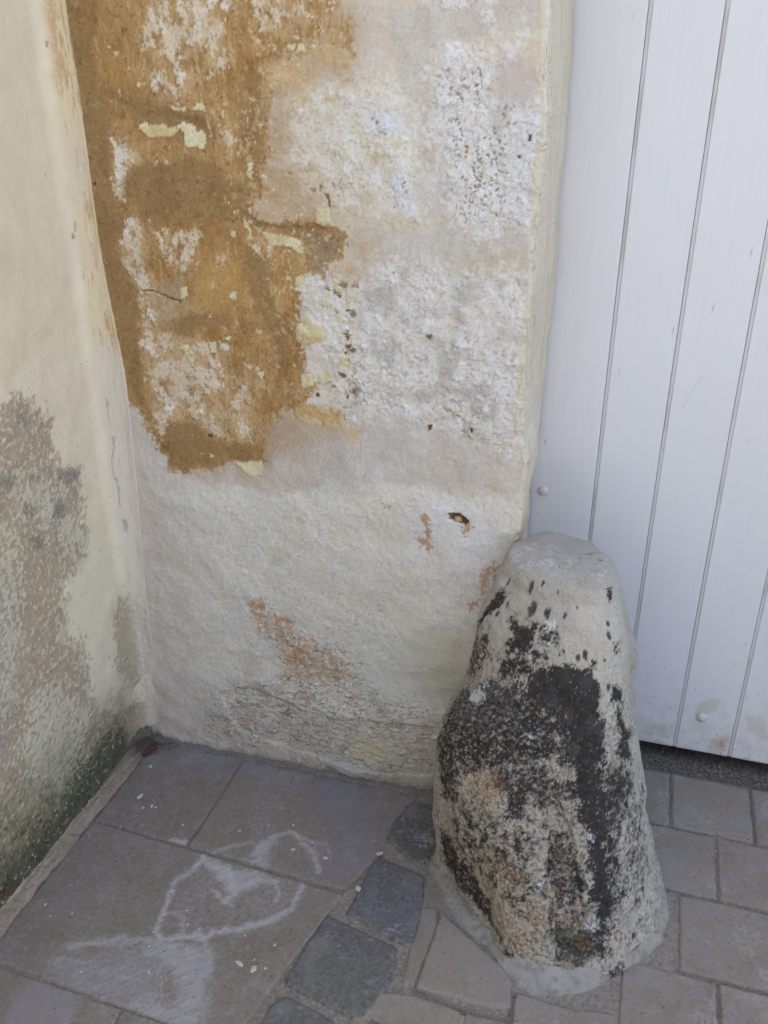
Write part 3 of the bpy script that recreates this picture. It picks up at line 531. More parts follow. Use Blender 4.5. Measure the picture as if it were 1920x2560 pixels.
    pits = ss(.10, .04, cells(P, 60, 33)[0]) * (cells(P, 60, 33)[1] < .35) * ss(1.3, 1.0, Z); p.ink(pits, (120, 108, 90), .7); p.lift(pits, -.001)
    p.h += b * (fin * .0012 + vfin * .0005) + al * fin * .002
    # small chips in the cream coat
    for s_ in ('V~56 250', ): pass
    ch = [TS('A', q) for q in ('195 80 212 80 212 120 198 128', '182 175 192 178 190 205 184 205', '228 285 240 285 238 305 228 305', '250 545 254 545 254 552 250 552', '296 745 300 745 298 775 294 775', '305 705 312 705 310 725 305 725',
          '345 1130 349 1130 347 1200 344 1200', '305 960 312 960 310 1000 304 1000', '316 830 320 830 319 850 316 850', '345 1040 350 1040 349 1070 345 1070', '300 1010 310 1015 308 1030 302 1028', '200 755 204 755 202 762')]
    c1 = p.area(ch, .0012, .003, 90, .002); p.ink(c1, (128, 122, 110), .85); p.lift(c1, -.0012)
    # fillet with brushed streaks of ochre and cream
    ft = (tt > 0) * ss(.006, .020, X + .004 * mid)
    S1 = fbm(np.column_stack([tt * .10, Z]), 26, 5, 121, st=(1, .3), gain=.62); S2 = fbm(np.column_stack([X * 1.6, Z]), 120, 5, 122, st=(1, .14), gain=.7); S3 = fbm(np.column_stack([tt, Z]), 90, 3, 123, st=(.5, .12))
    hi = ss(.93, 1.05, Z)
    p.ink(ft * hi, (199, 181, 149), .85); p.ink(ft * hi * ss(.0, .35, S1 + .7 * S2) * ss(.25, .75, tt + .2 * fin), (172, 138, 92), .75); p.ink(ft * hi * ss(.1, .45, -S2), (203, 190, 160), .8)
    p.ink(ft * hi * ss(1.22, 1.32, Z + .05 * mid) * ss(.6, .2, tt), (180, 146, 92), .3)
    mid2 = ss(.10, .0, abs(Z - 1.36)) + .6 * ss(.06, 0, abs(Z - 1.2)); p.ink(ft * mid2 * hi, (196, 180, 162), .75)
    p.ink(ft * (1 - hi), (196, 186, 170), .8); p.ink(ft * (1 - hi) * ss(.05, .4, S2), (204, 196, 176), .8); p.ink(ft * (1 - hi) * ss(.1, .5, -S1), (186, 176, 166), .7)
    pkk = ss(.72, .92, Z) * ss(1.1, .95, Z); p.ink(ft * pkk, (196, 184, 168), .6)
    lip = (tt > .93) * hi; p.ink(lip * ss(-.2, .2, S3), (202, 188, 150), .8)
    ckk = ss(.52, .62, S3 + .5 * S2) * ft; p.ink(ckk, (150, 134, 112), .4); p.lift(ckk, -.001)
    k6 = ss(.0025, .0008, np.abs((tt - .55 + .25 * S1) * .05)) * ss(.55, .62, Z) * ss(1.02, .9, Z) * ss(.0, .2, fbm(P, 25, 2, 125)); p.ink(k6 * ft, (130, 118, 102), .5); p.lift(k6 * ft, -.002)
    p.h += ft * (S2 * .0012 + S1 * .0020) + np.where(tt > .9, -.0, 0)
    p.h += big * .005 * (1 - ss(0, .5, tt)) + mid * .0012 + ft * hi * S3 * .0012
    # coat ends above the pavement near the corner, bare masonry recessed beneath, its crevice shade inked in
    lo_e = np.interp(U, [-.36, -.30, -.20, -.11, -.06], [.002, .010, .030, .036, .030]) + .006 * fbm(P, 60, 3, 127)
    lo_e = lo_e + ss(-.16, -.08, U) * .008 * (1 + fbm(P, 40, 3, 129)); under = ss(.002, -.002, Z - lo_e); p.lift(under, -.010); p.ink(under, (104, 100, 84), .8); p.ink(under * ss(0, .3, fin), (74, 68, 56), .7)
    p.h = np.where(tt > 1, 0, p.h)
    nx = np.where(tt <= 0, 1, np.cos(np.clip(tt, 0, 1) * math.pi / 2)); ny = np.where(tt <= 0, 0, -np.sin(np.clip(tt, 0, 1) * math.pi / 2))
    V = np.column_stack([X + nx * p.h, Y + ny * p.h, Z]); p.g = .35 + .6 * b + .2 * al
    return V, grid_faces(len(TT), nz), p
V, Fc, p = build_side()
sidew = empty('side_wall', (0, -.6, 0)); off = np.array([0, -.6, 0])
mesh('plaster_face', V - off, Fc, M_side, sidew, True, (p.c, p.g))
boxes('wall_core', [(-.4, -.02, -3.4, .55, -.05, 4.97)], M_masonry, sidew)
tag(sidew, 'cream painted side wall with peeling beige patches and green algae at its foot, on the left', 'wall')
# mortar fillet along the foot of the side wall
def build_fillet():
    yy = axis([(-1.6, -.7, .02), (-.7, -.06, .003)]); t = np.linspace(0, 1, 22)
    A, B = np.meshgrid(yy, t, indexing='ij'); A = A.ravel(); B = B.ravel(); P = np.column_stack([A, B * .05])
    wdt = .030 + .009 * fbm(np.column_stack([A, A * 0]), 22, 4, 131); hgt = np.interp(A, [-.7, -.35, -.2, -.06], [.017, .017, .011, .005]) * (1 + .45 * fbm(np.column_stack([A, A * 0]), 20, 3, 132))
    st = fbm(P, 60, 4, 133, st=(.2, 2)); fn = fbm(P, 200, 3, 134)
    X = -.012 + (wdt + .012) * B; Z = hgt * (1 - B) ** .8 + .0035 * st * (1 - B) + .0022 * fn - .003 * B + .001
    c = np.tile(lin((150, 134, 114)), (len(P), 1)); p = Paint(P, (134, 119, 101)); p.ink(ss(.0, .4, st + .5 * fn), (152, 140, 120), .7); p.ink(ss(.1, .5, -st + .5 * fn), (112, 102, 88), .7); p.ink(ss(.2, .4, fbm(P, 110, 4, 831, gain=.7)), (86, 80, 70), .7)
    p.ink(ss(.5, .2, B) * ss(-.2, .3, fn) * ss(-.42, -.36, A) , (128, 122, 108), .8); p.ink(ss(.45, .0, B) * ss(-.36, -.44, A), (178, 170, 150), .6)
    p.ink(ss(.75, 1.0, B) * ss(-.3, .3, fn), (124, 113, 104), .6)
    cor = ss(-.155, -.10, A + .02 * fn); p.ink(cor, (62, 54, 46), .85); Z = Z - cor * .003 + cor * .004 * np.abs(fn)  # shade of the corner crevice painted into the mortar colour
    return np.column_stack([X, A, Z]), grid_faces(len(yy), len(t)), p
V, Fc, p = build_fillet(); p.g[:] = 1
mesh('mortar_fillet', V - off, Fc, M_slab, sidew, True, (p.c, p.g))

# =================================================================== DOOR
dr_ = empty('boarded_door', (1.7, YD, 0)); doff = np.array([1.7, YD, 0])
tag(dr_, 'white painted door of tall vertical boards with narrow grooves, right of the stained wall', 'door')
def smudge(P):
    p = Paint(P, (205, 207, 212)); m1 = fbm(P, 3, 3, 141); fine = fbm(P, 300, 2, 142)
    p.ink(ss(.0, .6, m1), (206, 208, 212), .6); p.ink(ss(.25, .0, P[:, 1]), (202, 202, 202), .6)
    warm = ss(1.10, .93, P[:, 0]) ; p.ink(warm, (210, 207, 203), .6)
    a = p.area([TD('F', '1345 110 1400 80 1450 85 1440 130 1400 155 1350 150'), TD('F', '1120 190 1215 185 1215 240 1115 235'), TD('F', '1410 250 1480 240 1480 310 1400 300'), TD('F', '1560 150 1659 170 1659 260 1570 230')], .003, .008, 40, .004); p.ink(a, (192, 186, 178), .7)
    r = p.area([TD('F', '1446 265 1462 262 1466 285 1452 290')], .003, .003, 100, .002); p.ink(r, (146, 98, 58), .9)
    r = p.area([TD('F', '1425 260 1475 250 1485 310 1430 320')], .012, .006, 60, .004); p.ink(r, (176, 158, 134), .45)
    d, i = cells(P, 14, 5); p.ink(ss(.022, .012, d) * (i < .6), (140, 134, 126), .7)
    d, i = cells(P, 30, 7); p.ink(ss(.045, .02, d) * (i < .7) * ss(.45, .1, P[:, 1]), (120, 112, 104), .8)
    p.ink(ss(.045, .037, P[:, 1]), (150, 144, 138), .5)
    brs = fbm(P, 160, 4, 921, st=(1, .035), gain=.7); p.mul(ss(.0, .5, brs), .985); p.mul(ss(.0, .5, -brs), 1.01); p.mul(ss(.28, .04, P[:, 1] + .06 * m1) * ss(-.3, .4, fbm(P, 30, 4, 923)), (.90, .89, .86)); p.ink(ss(.14, .04, P[:, 1]) * ss(.25, .45, fbm(P, 90, 3, 925)), (150, 142, 130), .45)
    sc = ss(.003, .001, line_d(P, TD('D', '1390 150 1350 190 1290 290'))) ; p.ink(sc * .4, (180, 182, 186))
    return p
gx = [.80, .902, 1.029, 1.157, 1.287, 1.415] + [1.415 + .128 * k for k in range(1, 11)]
gx = [.775, .902 - .002] + gx[2:]
gx = [.901] + gx[2:]
for i in range(len(gx) - 1):
    zrows = axis([(.0375, .5, .006), (.5, 1.7, .012), (1.7, 2.41, .2)]) if i < 5 else axis([(.0375, 2.41, .1)])
    a, b = gx[i] + .0004, gx[i + 1] - .0004
    if i == 0: a = .86
    prof = [(a, .014), (a, .0028), (a + .0006, .0020), (a + .0062, .0020), (a + .0070, .0005), (a + .0078, 0.)]
    inner = list(np.linspace(a + .012, b - .006, 44 if i < 5 else 8)); prof += [(x, 0.) for x in inner]
    prof += [(b - .003, 0.), (b - .0016, -.0002 if i in (1, 2, 3) else 0), (b - .0004, .0009), (b, .0024), (b, .012)]
    n = len(prof); Xp = np.repeat([q[0] for q in prof], len(zrows)); Yp = np.repeat([q[1] for q in prof], len(zrows)); Zp = np.tile(zrows, n)
    P = np.column_stack([Xp, Zp]); p = smudge(P)
    grv = (Yp > .0015); p.ink(grv, (184, 187, 191), .7); p.ink((Yp > .0026), (160, 158, 156), .6); p.ink((Yp > .0012) * ss(.0, .35, fbm(np.column_stack([Xp * 0 + i, Zp]), 7, 4, 927)), (140, 134, 124), .35)
    Yq = YD + Yp + .0006 * fbm(P, 5, 2, 150 + i)
    # the bottom end of the board
    V = np.column_stack([Xp, Yq, Zp]); Fg = grid_faces(n, len(zrows))
    base = np.column_stack([[q[0] for q in prof], np.full(n, YD + .026), np.full(n, zrows[0])]); nb = len(V)
    V = np.vstack([V, base]); idx = np.arange(n - 1); bf = np.column_stack([nb + idx, nb + idx + 1, (idx + 1) * len(zrows), idx * len(zrows)])
    pc = np.vstack([p.c, np.tile(lin((150, 140, 130)), (n, 1))]); pg = np.ones(len(V))
    o = mesh('door_board', V - doff, np.vstack([Fg, bf]), M_door, dr_, True, (pc, pg))
    o.data.set_sharp_from_angle(angle=math.radians(28))
boxes('backing_panel', [(.865 - 1.7, 2.69 - 1.7, .030, .045, .045, 2.415)], M_dark, dr_)
for (bx, bz), rr in ((door(1358, 1227), .0115), (door(1755, 1793), .0120)):
    V = []; Fb = []; nseg = 28; rings = [(1.0, 0), (1.0, .25), (.93, .42), (.75, .60), (.5, .72), (.25, .78)]
    for rad, hh in rings:
        for k in range(nseg):
            t = 2 * math.pi * k / nseg; V.append((bx + rr * rad * math.cos(t), YD - rr * hh * .75, bz + rr * rad * math.sin(t)))
    V.append((bx, YD - rr * .8 * .75, bz))
    for q in range(len(rings) - 1):
        for k in range(nseg):
            k2 = (k + 1) % nseg; Fb.append((q * nseg + k, q * nseg + k2, (q + 1) * nseg + k2, (q + 1) * nseg + k))
    for k in range(nseg): Fb.append(((len(rings) - 1) * nseg + k, (len(rings) - 1) * nseg + (k + 1) % nseg, len(V) - 1))
    V = np.array(V); c = np.tile(lin((192, 190, 188)), (len(V), 1))
    o = mesh('bolt_head', V - doff, Fb, M_door, dr_, True, (c, np.ones(len(V))))
    for f_ in o.data.polygons: pass

# =================================================================== GUARD STONE
def stone_ring(z, th, k=1.0):
    Z_ = [0, .1, .2, .3, .4, .5, .6, .66, .70, .72]
    L = np.interp(z, [0, .1, .2, .28, .34, .38, .45, .52, .58, .63, .66, .72], [.800, .790, .783, .783, .790, .808, .832, .842, .852, .868, .882, .92]); R = np.interp(z, [0, .1, .2, .3, .4, .5, .56, .62, .66, .72], [1.279, 1.250, 1.218, 1.192, 1.174, 1.160, 1.148, 1.130, 1.112, 1.06])
    Fy = np.interp(z, Z_, [-.457, -.425, -.392, -.355, -.315, -.27, -.222, -.19, -.155, -.12]); By = np.interp(z, Z_, [.02, .02, .02, .025, .035, .045, .055, .06, .055, .04])
    cy = np.interp(z, Z_, [-.225, -.21, -.19, -.17, -.15, -.125, -.105, -.10, -.09, -.08]); cx = (L + R) / 2; rx = (R - L) / 2 * k
    c, s_ = np.cos(th), np.sin(th)
    lf = ss(.1, -.5, c) * ss(.1, -.4, s_)          # flattened left-front quadrant
    bkq = ss(-.05, .5, s_) * .3; rf_ = ss(.0, .5, c) * ss(.0, -.5, s_)
    n = 2.15 - lf * np.interp(z, [0, .25, .5], [.85, .45, .1]) - bkq * .75 * ss(.45, .62, z) + rf_ * .45 * ss(.1, .3, z)
    b_ = np.where(s_ < 0, (cy - Fy), (By - cy)) * k
    r = (np.abs(c / rx) ** n + np.abs(s_ / b_) ** n) ** (-1 / n)
    yy = cy + r * s_; lim = cy + (By - cy) * k * np.interp(z, [.45, .62], [1.0, .80]); sm_ = .012
    yy = np.where(yy > lim - sm_, lim - sm_ + sm_ * np.tanh((yy - lim + sm_) / sm_), yy)
    return cx + r * c * (1 - .22 * ss(.0, 1.0, s_) * ss(.5, .64, z)), yy
def build_stone():
    NT = 560; th = np.linspace(0, 2 * math.pi, NT, endpoint=False)
    lev = [(z, 1.0) for z in np.arange(-.01, .645, .0024)]
    for a in np.linspace(0, math.pi / 2, 26)[1:]: lev.append((.645 + .052 * math.sin(a), 1.0 - .17 * (1 - math.cos(a))))
    for k in np.linspace(.82, .02, 60): lev.append((.697 + .018 * (1 - (k / .83) ** 2), k))
    X = []; Y = []; Z = []
    for z, k in lev:
        x, y = stone_ring(min(z, .66), th, k)
        # tilt the top: drifts with height
        X.append(x); Y.append(y); Z.append(np.full(NT, z))
    X = np.array(X).T; Y = np.array(Y).T; Z = np.array(Z).T
    return X, Y, Z
SX, SY, SZ = build_stone()
ns_t, ns_v = SX.shape
# top tilts: higher at the back, and a shallow step
SZ = SZ + ss(.60, .70, SZ) * ((SY + .06) * .06 - (SX - .99) * .12)
V0 = np.column_stack([SX.ravel(), SY.ravel(), SZ.ravel()]); FS = grid_faces(ns_t, ns_v, True)
bv = BVHTree.FromPolygons([tuple(v) for v in V0[:]], [tuple(int(q) for q in f) for f in FS[::1]], all_triangles=False)
dv = np.sqrt(np.diff(SX, axis=1) ** 2 + np.diff(SY, axis=1) ** 2 + np.diff(SZ, axis=1) ** 2); vlen = np.concatenate([[0], np.cumsum(dv.mean(0))])
THC = np.repeat(np.linspace(0, 2 * math.pi, ns_t, endpoint=False), ns_v); VLC = np.tile(vlen, ns_t)
TH0 = -math.pi / 2
wrapu = lambda t: (t - TH0 + math.pi) % (2 * math.pi) - math.pi
SU = wrapu(THC) * .22; SP = np.column_stack([SU, VLC])
def TST(c, pts):
    r = []
    for x, y in px(c, pts):
        d = ray(x, y); h = bv.ray_cast(Vector(CAM), Vector(d / np.linalg.norm(d)))
        if h[2] is None: 
            # outside the silhouette: walk inward until it hits
            for k in range(1, 60):
                xx = x + (1400 - x) * k * .012; d = ray(xx, y); h = bv.ray_cast(Vector(CAM), Vector(d / np.linalg.norm(d)))
                if h[2] is not None: break
        if h[2] is None: continue
        f = h[2]; vi = FS[f]; w_ = 1 / (np.linalg.norm(V0[vi] - np.array(h[0]), axis=1) + 1e-6); w_ /= w_.sum(); u = SU[vi]
        if u.max() - u.min() > .5: u = np.where(u < 0, u + 2 * math.pi * .22, u)
        r.append(((u * w_).sum(), (VLC[vi] * w_).sum()))
    return np.array(r)
def paint_stone():
    Q = V0; p = Paint(SP, (162, 157, 146), Q); T = TST
    big = fbm(Q, 6, 4, 201); mid = fbm(Q, 26, 4, 202); fin = fbm(Q, 110, 3, 203, gain=.7); vfin = fbm(Q, 240, 3, 204, gain=.7)
    X, Y, Z = Q.T
    p.ink(ss(0, .4, mid), (158, 151, 138), .8); p.ink(ss(.1, .5, -mid), (168, 164, 154), .6); p.ink(ss(.1, .4, fbm(Q, 70, 5, 241, gain=.75)) * ss(.62, .5, Z), (128, 120, 106), .5)
    p.ink(ss(.5, .75, Z + .03 * mid), (150, 146, 138), .7)                                    # grey cap
    cap = p.area([T('R7', '520 250 760 170 1100 180 1250 240 1240 330 1150 360 900 330 700 300 620 420 560 330')], .01, .02, 30, .01); p.ink(cap * ss(-.1, .3, fin), (176, 176, 176), .6)
    wcap = p.area([T('R7', '740 250 840 240 860 280 760 310'), T('R7', '660 170 740 180 720 230 650 220'), T('R7', '1060 320 1180 310 1150 380'), T('R7', '400 430 520 380 520 430 400 470'), T('R7', '560 330 640 280 620 350'), T('R7', '600 280 700 290 640 360')], .004, .012, 50, .010, seed=31); p.ink(wcap * ss(-.3, .2, fin + mid), (172, 174, 178), .7); p.lift(wcap, .001)
    rsd = p.area([T('R7', '960 420 1260 360 1300 700 1360 1100 1420 1555 1300 1555 1150 1100 900 950 800 840 950 700')], .03, .03, 20, .01); p.ink(rsd, (175, 169, 156), .7)
    r8 = p.area([T('R8', '1250 300 1450 200 1530 900 1500 1250 1250 1450 1150 1400 1300 1000 1220 700')], .03, .03, 20, .01); p.ink(r8, (168, 162, 151), .7)
    tan = p.area([T('R8', '100 480 350 520 500 620 600 900 760 930 830 1050 800 1250 620 1300 500 1180 300 850 120 650')], .03, .03, 20, .01); p.ink(tan, (160, 147, 124), .7)
    tn2 = p.area([T('R8', '800 560 1000 600 880 720 820 660'), T('R8', '250 60 560 150 500 300 250 200'), T('R7', '870 450 920 450 930 490 880 500')], .02, .03, 20, .01); p.ink(tn2, (172, 150, 118), .6)
    # black lichen density (never solid: pale grains show through)
    D = np.zeros(len(SP)) - .02
    def dens(c, s_, k, soft=.02, amp=.02):
        nonlocal D; D = np.maximum(D, p.area([T(c, s_)], soft, amp, 25, .008) * k)
    dens('R7', '860 960 990 950 1110 960 1120 1050 1130 1200 1150 1330 1160 1555 900 1555 850 1330 780 1230 640 1180 680 1050 740 960', 1.08, .012)
    dens('R7', '1000 960 1110 970 1120 1120 1150 1300 1170 1555 1000 1555', 1.25, .010)
    dens('R8', '960 -40 1180 -40 1180 200 1220 420 1200 640 1230 860 1220 1060 1160 1100 1100 900 1060 640 1040 420', 1.12, .016)
    dens('R7', '540 680 640 650 730 680 720 800 660 860 540 860 560 740', .95)
    dens('R7', '740 700 870 700 860 820 740 820', .7)
    dens('R7', '680 870 800 880 800 950 700 940', .85); dens('R7', '540 800 700 850 700 1060 560 1100 440 1000', .62, .03)
    dens('R7', '200 1080 500 1030 700 1150 860 1250 900 1555 60 1555 110 1330', .74, .03); dens('R7', '60 1400 400 1300 500 1500 400 1555 60 1555', .70, .03)
    dens('R7', '420 540 500 440 530 480 440 600 380 690 350 700', .85, .008); dens('R7', '280 700 420 720 440 840 300 1050 250 980', .5, .02)
    dens('R7', '1190 450 1230 420 1240 510 1200 520', .75, .008); dens('R7', '1230 1080 1300 1080 1300 1200 1230 1200', .9, .01); dens('R7', '1220 1230 1300 1260 1360 1340 1370 1555 1280 1555 1260 1350', .80, .012)
    dens('R7', '1240 780 1290 800 1300 860 1240 860', .6, .01)
    dens('R8', '80 -40 500 -40 800 60 1000 200 980 330 760 330 560 260 300 60 200 300 90 250', .66, .03); dens('R8', '480 60 740 100 720 240 640 420 520 380', .72, .02)
    dens('R8', '90 480 160 500 320 760 420 1000 530 1240 600 1320 640 1400 520 1260 330 960 100 660', .66, .015)
    dens('R8', '820 1060 1200 1060 1200 1280 1000 1350 860 1280', .74, .02); dens('R8', '740 420 960 450 1000 560 1080 700 1060 900 1100 1080 900 1050 800 900', .60, .03)
    dens('R8', '640 740 780 760 780 900 660 900', .48, .02)
    dens('R8', '1180 0 1330 -20 1380 100 1300 400 1330 900 1250 1160 1190 900', .60, .03)
    dens('R8', '1300 200 1480 150 1480 900 1330 1000', .42, .04); dens('R8', '200 150 750 330 760 900 700 1100 400 850 120 500', .42, .05)
    dens('R8', '1200 1330 1430 1250 1400 1340 1180 1430', .6, .01)
    thr = fbm(Q, 62, 6, 211, gain=.86) * 1.1; D = np.where(D > .9, .86 + (D - .9) * .5, D) + .05 * (D > .3) * ss(.1, .5, big)
    bk = ss(-.10, .11, thr + (D - .5) * 1.15)
    bk = bk * (D > .03)
    spot = np.zeros(len(SP))
    # isolated spots
    for c, cx_, cy_, r in (('R7', 543, 400, 16), ('R7', 690, 440, 36), ('R7', 768, 412, 18), ('R7', 700, 580, 46), ('R7', 800, 600, 34), ('R7', 915, 615, 22), ('R7', 998, 572, 14), ('R7', 1210, 745, 26), ('R7', 1205, 665, 20),
                       ('R7', 400, 770, 36), ('R7', 1000, 893, 22), ('R7', 1048, 885, 26), ('R7', 1178, 918, 16), ('R7', 540, 548, 18), ('R7', 480, 612, 22), ('R7', 880, 290, 14), ('R7', 835, 190, 10), ('R7', 990, 95, 9), ('R7', 560, 243, 6), ('R7', 1205, 1090, 20),
                       ('R7', 1270, 800, 14), ('R7', 905, 850, 12), ('R7', 1302, 470, 12), ('R7', 868, 480, 14), ('R7', 1080, 205, 22), ('R7', 1140, 260, 20), ('R8', 1450, 495, 16), ('R8', 365, 525, 12), ('R8', 600, 575, 24), ('R8', 1450, 635, 9), ('R8', 500, 155, 30), ('R8', 1395, 1160, 22), ('R7', 745, 575, 0)):
        if r == 0: continue
        q = T(c, [(cx_, cy_)]); 
        if len(q) == 0: continue
        W = p.warp(.006, 70, 3); dd = np.hypot(W[:, 0] - q[0, 0], (W[:, 1] - q[0, 1])); rr = r * .38578 / 1150.
        spot = np.maximum(spot, ss(rr * 1.2, rr * .7, dd + .0022 * vfin + .002 * fin) * ss(-.45, .0, thr + .15))
    soft = ss(-.30, .10, thr + (D - .5) * 1.15) * (D > .03); p.ink(soft * (1 - .4 * ss(.62, .7, Z)), (118, 110, 100), .5); p.ink(soft * ss(.0, .4, mid), (98, 92, 86), .4)
    p.ink(bk * ss(-.03, .2, thr + (D - .5) * 1.15 + .12), (38, 36, 35), .95); p.ink(bk * ss(.1, .5, mid), (54, 52, 50), .6)
    p.ink(bk * ss(.25, .6, vfin), (86, 82, 78), .5)
    p.ink(spot, (42, 41, 42), .92); p.ink(spot * ss(.1, .4, vfin), (96, 94, 94), .6); p.lift(spot, -.0015)
    gsf = ss(-.22, .0, thr + (D - .5) * 1.15) * (1 - bk) * (D > .03); p.ink(gsf, (96, 92, 88), .6); p.ink(bk * ss(.0, .5, fbm(Q, 34, 4, 961)), (70, 68, 66), .6)
    # bluish grey crust, left
    gr = p.area([T('R7', '240 1050 500 1080 620 1250 560 1400 300 1350 160 1300 200 1150')], .03, .03, 20, .01); p.ink(gr * ss(-.1, .3, fin), (104, 102, 106), .6)
    grl = p.area([T('R7', '440 1230 620 1240 640 1330 520 1340')], .02, .02, 20, .01); p.ink(grl, (70, 74, 88), .4)
    gm = p.area([T('R7', '100 1050 700 1150 900 1350 900 1555 60 1555'), T('R8', '100 -40 950 -40 900 250 500 180 100 100')], .03, .03, 20, .01); sp = ss(.18, .34, fbm(Q, 150, 3, 213)) * gm; p.ink(sp, (150, 146, 140), .7); p.lift(sp, .001)
    wf = p.area([T('R7', '290 1120 350 1100 370 1150 320 1200 280 1160'), T('R7', '360 1050 400 1080 380 1100'), T('R7', '770 660 850 640 850 690 800 710'), T('R7', '780 790 830 780 820 820'), T('R8', '735 820 770 810 785 890 750 870'), T('R7', '650 1400 700 1400 690 1430'), T('R8', '1070 1070 1140 1060 1120 1120 1080 1110'), T('R8', '665 1335 690 1335 685 1355 668 1350'), T('R8', '1125 35 1150 40 1145 60 1128 55'), T('R8', '1075 510 1095 510 1095 528 1078 528')], .0035, .010, 70, .007, seed=33)
    p.ink(wf, (186, 187, 190), .95); p.lift(wf, .002)
    grn = ss(.30, .42, fbm(Q, 110, 5, 861, gain=.85)) * ss(.3, .8, D) * (Z < .60); p.ink(grn, (150, 143, 130), .75); p.lift(grn, .0008)
    dgn = ss(.10, .28, fbm(Q, 160, 4, 863, gain=.75)) * ss(-.1, .4, fbm(Q, 14, 3, 865)) * ss(.60, .45, Z); p.ink(dgn * (1 - bk), (84, 78, 70), .6)
    for f_, sd_, r_, fr_ in ((95, 881, .30, .42), (150, 883, .30, .5), (60, 885, .22, .3)):
        dd, ii = cells(SP + .005 * np.column_stack([fin, vfin]), f_, sd_, (1, .75)); zone = ss(.62, .46, Z + .05 * mid) * ss(-.35, .25, fbm(Q, 13, 3, sd_ + 1) + .15)
        pq = ss(r_, r_ * .45, dd + .25 * vfin) * (ii < fr_) * zone; p.lift(pq, -.0022 * 95 / f_ - .0003); p.ink(pq * (1 - .5 * bk), (80, 72, 62), .62)
    # rusty spots
    oz = p.area([T('R8', '520 680 640 740 640 850 580 860 520 760'), T('R8', '600 1180 650 1200 640 1250 600 1240'), T('R8', '700 1090 750 1090 740 1130 700 1120'), T('R8', '430 80 490 100 480 150 440 140'), T('R8', '450 620 490 640 480 680'), T('R8', '1000 1180 1130 1190 1100 1240 1000 1230'), T('R7', '1258 550 1278 555 1275 580 1260 580'), T('R8', '940 300 960 310 955 330'), T('R8', '830 1000 1000 1050 880 1090')], .006, .012, 60, .010, seed=34)
    p.ink(oz * ss(-.15, .15, fbm(Q, 130, 3, 215)), (124, 82, 48), .85)
    ors = ss(.42, .5, fbm(Q, 90, 3, 216)) * ss(.45, .3, Z) * (1 - bk); p.ink(ors, (140, 104, 66), .6)
    gz = p.area([T('R8', '400 980 450 1000 480 1100 420 1080'), T('R8', '860 1120 1000 1100 1000 1180 880 1180'), T('R8', '900 1280 1100 1300 1080 1380 940 1360')], .02, .02, 30, .01); p.ink(gz, (92, 92, 74), .6)
    # pits
    pd, pid = None, None
    dgrain = ss(.12, .30, fbm(Q, 125, 4, 221, gain=.72)); pk = dgrain * ss(.62, .45, Z + .04 * mid); p.ink(pk * (1 - bk), (104, 94, 80), .5); p.lift(pk, -.0014)
    p.lift(bk, -.0012)
    # crack down the front
    W = p.warp(.010, 40, 5); ck = line_d(W, T('R8', '750 230 760 330 770 420 810 470 800 560 800 640 790 760 780 880 800 950 830 1020 850 1080 850 1200 870 1290 850 1400'))
    side_ = sdf(W, T('R8', '750 230 770 420 810 470 800 560 800 640 780 760 780 880 830 1020 850 1080 860 1290 1000 1290 1060 1000 1000 700 960 460 850 300'), .05)
    p.lift(ss(.010, .0, ck), -.004); p.lift(ss(-.003, .004, side_) * ss(.07, .0, side_), -.008); p.ink(ss(.0045, .001, ck) * ss(-.3, .1, fin), (66, 54, 42), .85)
    p.ink(ss(.0, .03, side_) * ss(-.1, .3, fin), (136, 122, 106), .5)
    hole = p.area([T('R8', '870 1360 960 1370 1000 1400 930 1420 880 1400'), T('R8', '800 1430 870 1430 840 1450')], .003, .004, 70, .003); p.ink(hole, (40, 36, 36), .9); p.lift(hole, -.012)
    lc = p.area([T('R8', '955 375 978 372 985 430 962 436 950 410')], .002, .002, 70, .001); p.ink(lc, (92, 86, 80), .7)
    # lip at the step near top
    stp = line_d(p.warp(.008, 30, 7), T('R7', '640 160 720 160 850 190 1000 200 1180 200')); p.lift(ss(.014, 0, stp), -.002); p.ink(ss(.006, 0, stp) * ss(-.1, .2, fin), (128, 122, 112), .6)
    p.h += -.005 + fbm(Q, 5.5, 2, 233) * .008 + fbm(Q, 12, 3, 231) * .007 + mid * (.0018 + .0022 * ss(.62, .45, Z)) + fin * (.0005 + .0009 * ss(.62, .45, Z)) + vfin * .0008 * (1 - ss(.55, .65, Z) * .5)
    rt_ = ss(1.10, 1.16, X + .02 * mid) * ss(.2, .4, Z); p.h -= fin * .0010 * rt_
    p.g = .55 + .45 * ss(-.2, .3, fin) - .25 * ss(.58, .66, Z)
    return p
p = paint_stone()
def normals(SXYZ):
    A = SXYZ.reshape(ns_t, ns_v, 3); du = np.roll(A, -1, 0) - np.roll(A, 1, 0); dvv = np.empty_like(A); dvv[:, 1:-1] = A[:, 2:] - A[:, :-2]; dvv[:, 0] = A[:, 1] - A[:, 0]; dvv[:, -1] = A[:, -1] - A[:, -2]
    n = np.cross(du, dvv); n /= np.linalg.norm(n, axis=2)[..., None] + 1e-12; return n.reshape(-1, 3)
Nn = normals(V0); V = V0 + Nn * p.h[:, None]
topc = V.reshape(ns_t, ns_v, 3)[:, -1].mean(0); nv = len(V); V = np.vstack([V, topc])
tri = np.array([[i * ns_v + ns_v - 1, ((i + 1) % ns_t) * ns_v + ns_v - 1, nv, nv] for i in range(ns_t)])
soff = np.array([1.04, -.2, 0])
pc = np.vstack([p.c, p.c.reshape(ns_t, ns_v, 3)[:, -1].mean(0)]); pg = np.append(p.g, .6)
me_faces = [tuple(int(q) for q in f) for f in FS] + [tuple(int(q) for q in f[:3]) for f in tri]
gs = mesh('guard_stone', V, me_faces, M_stone, None, True, (pc, pg), loc=soff)
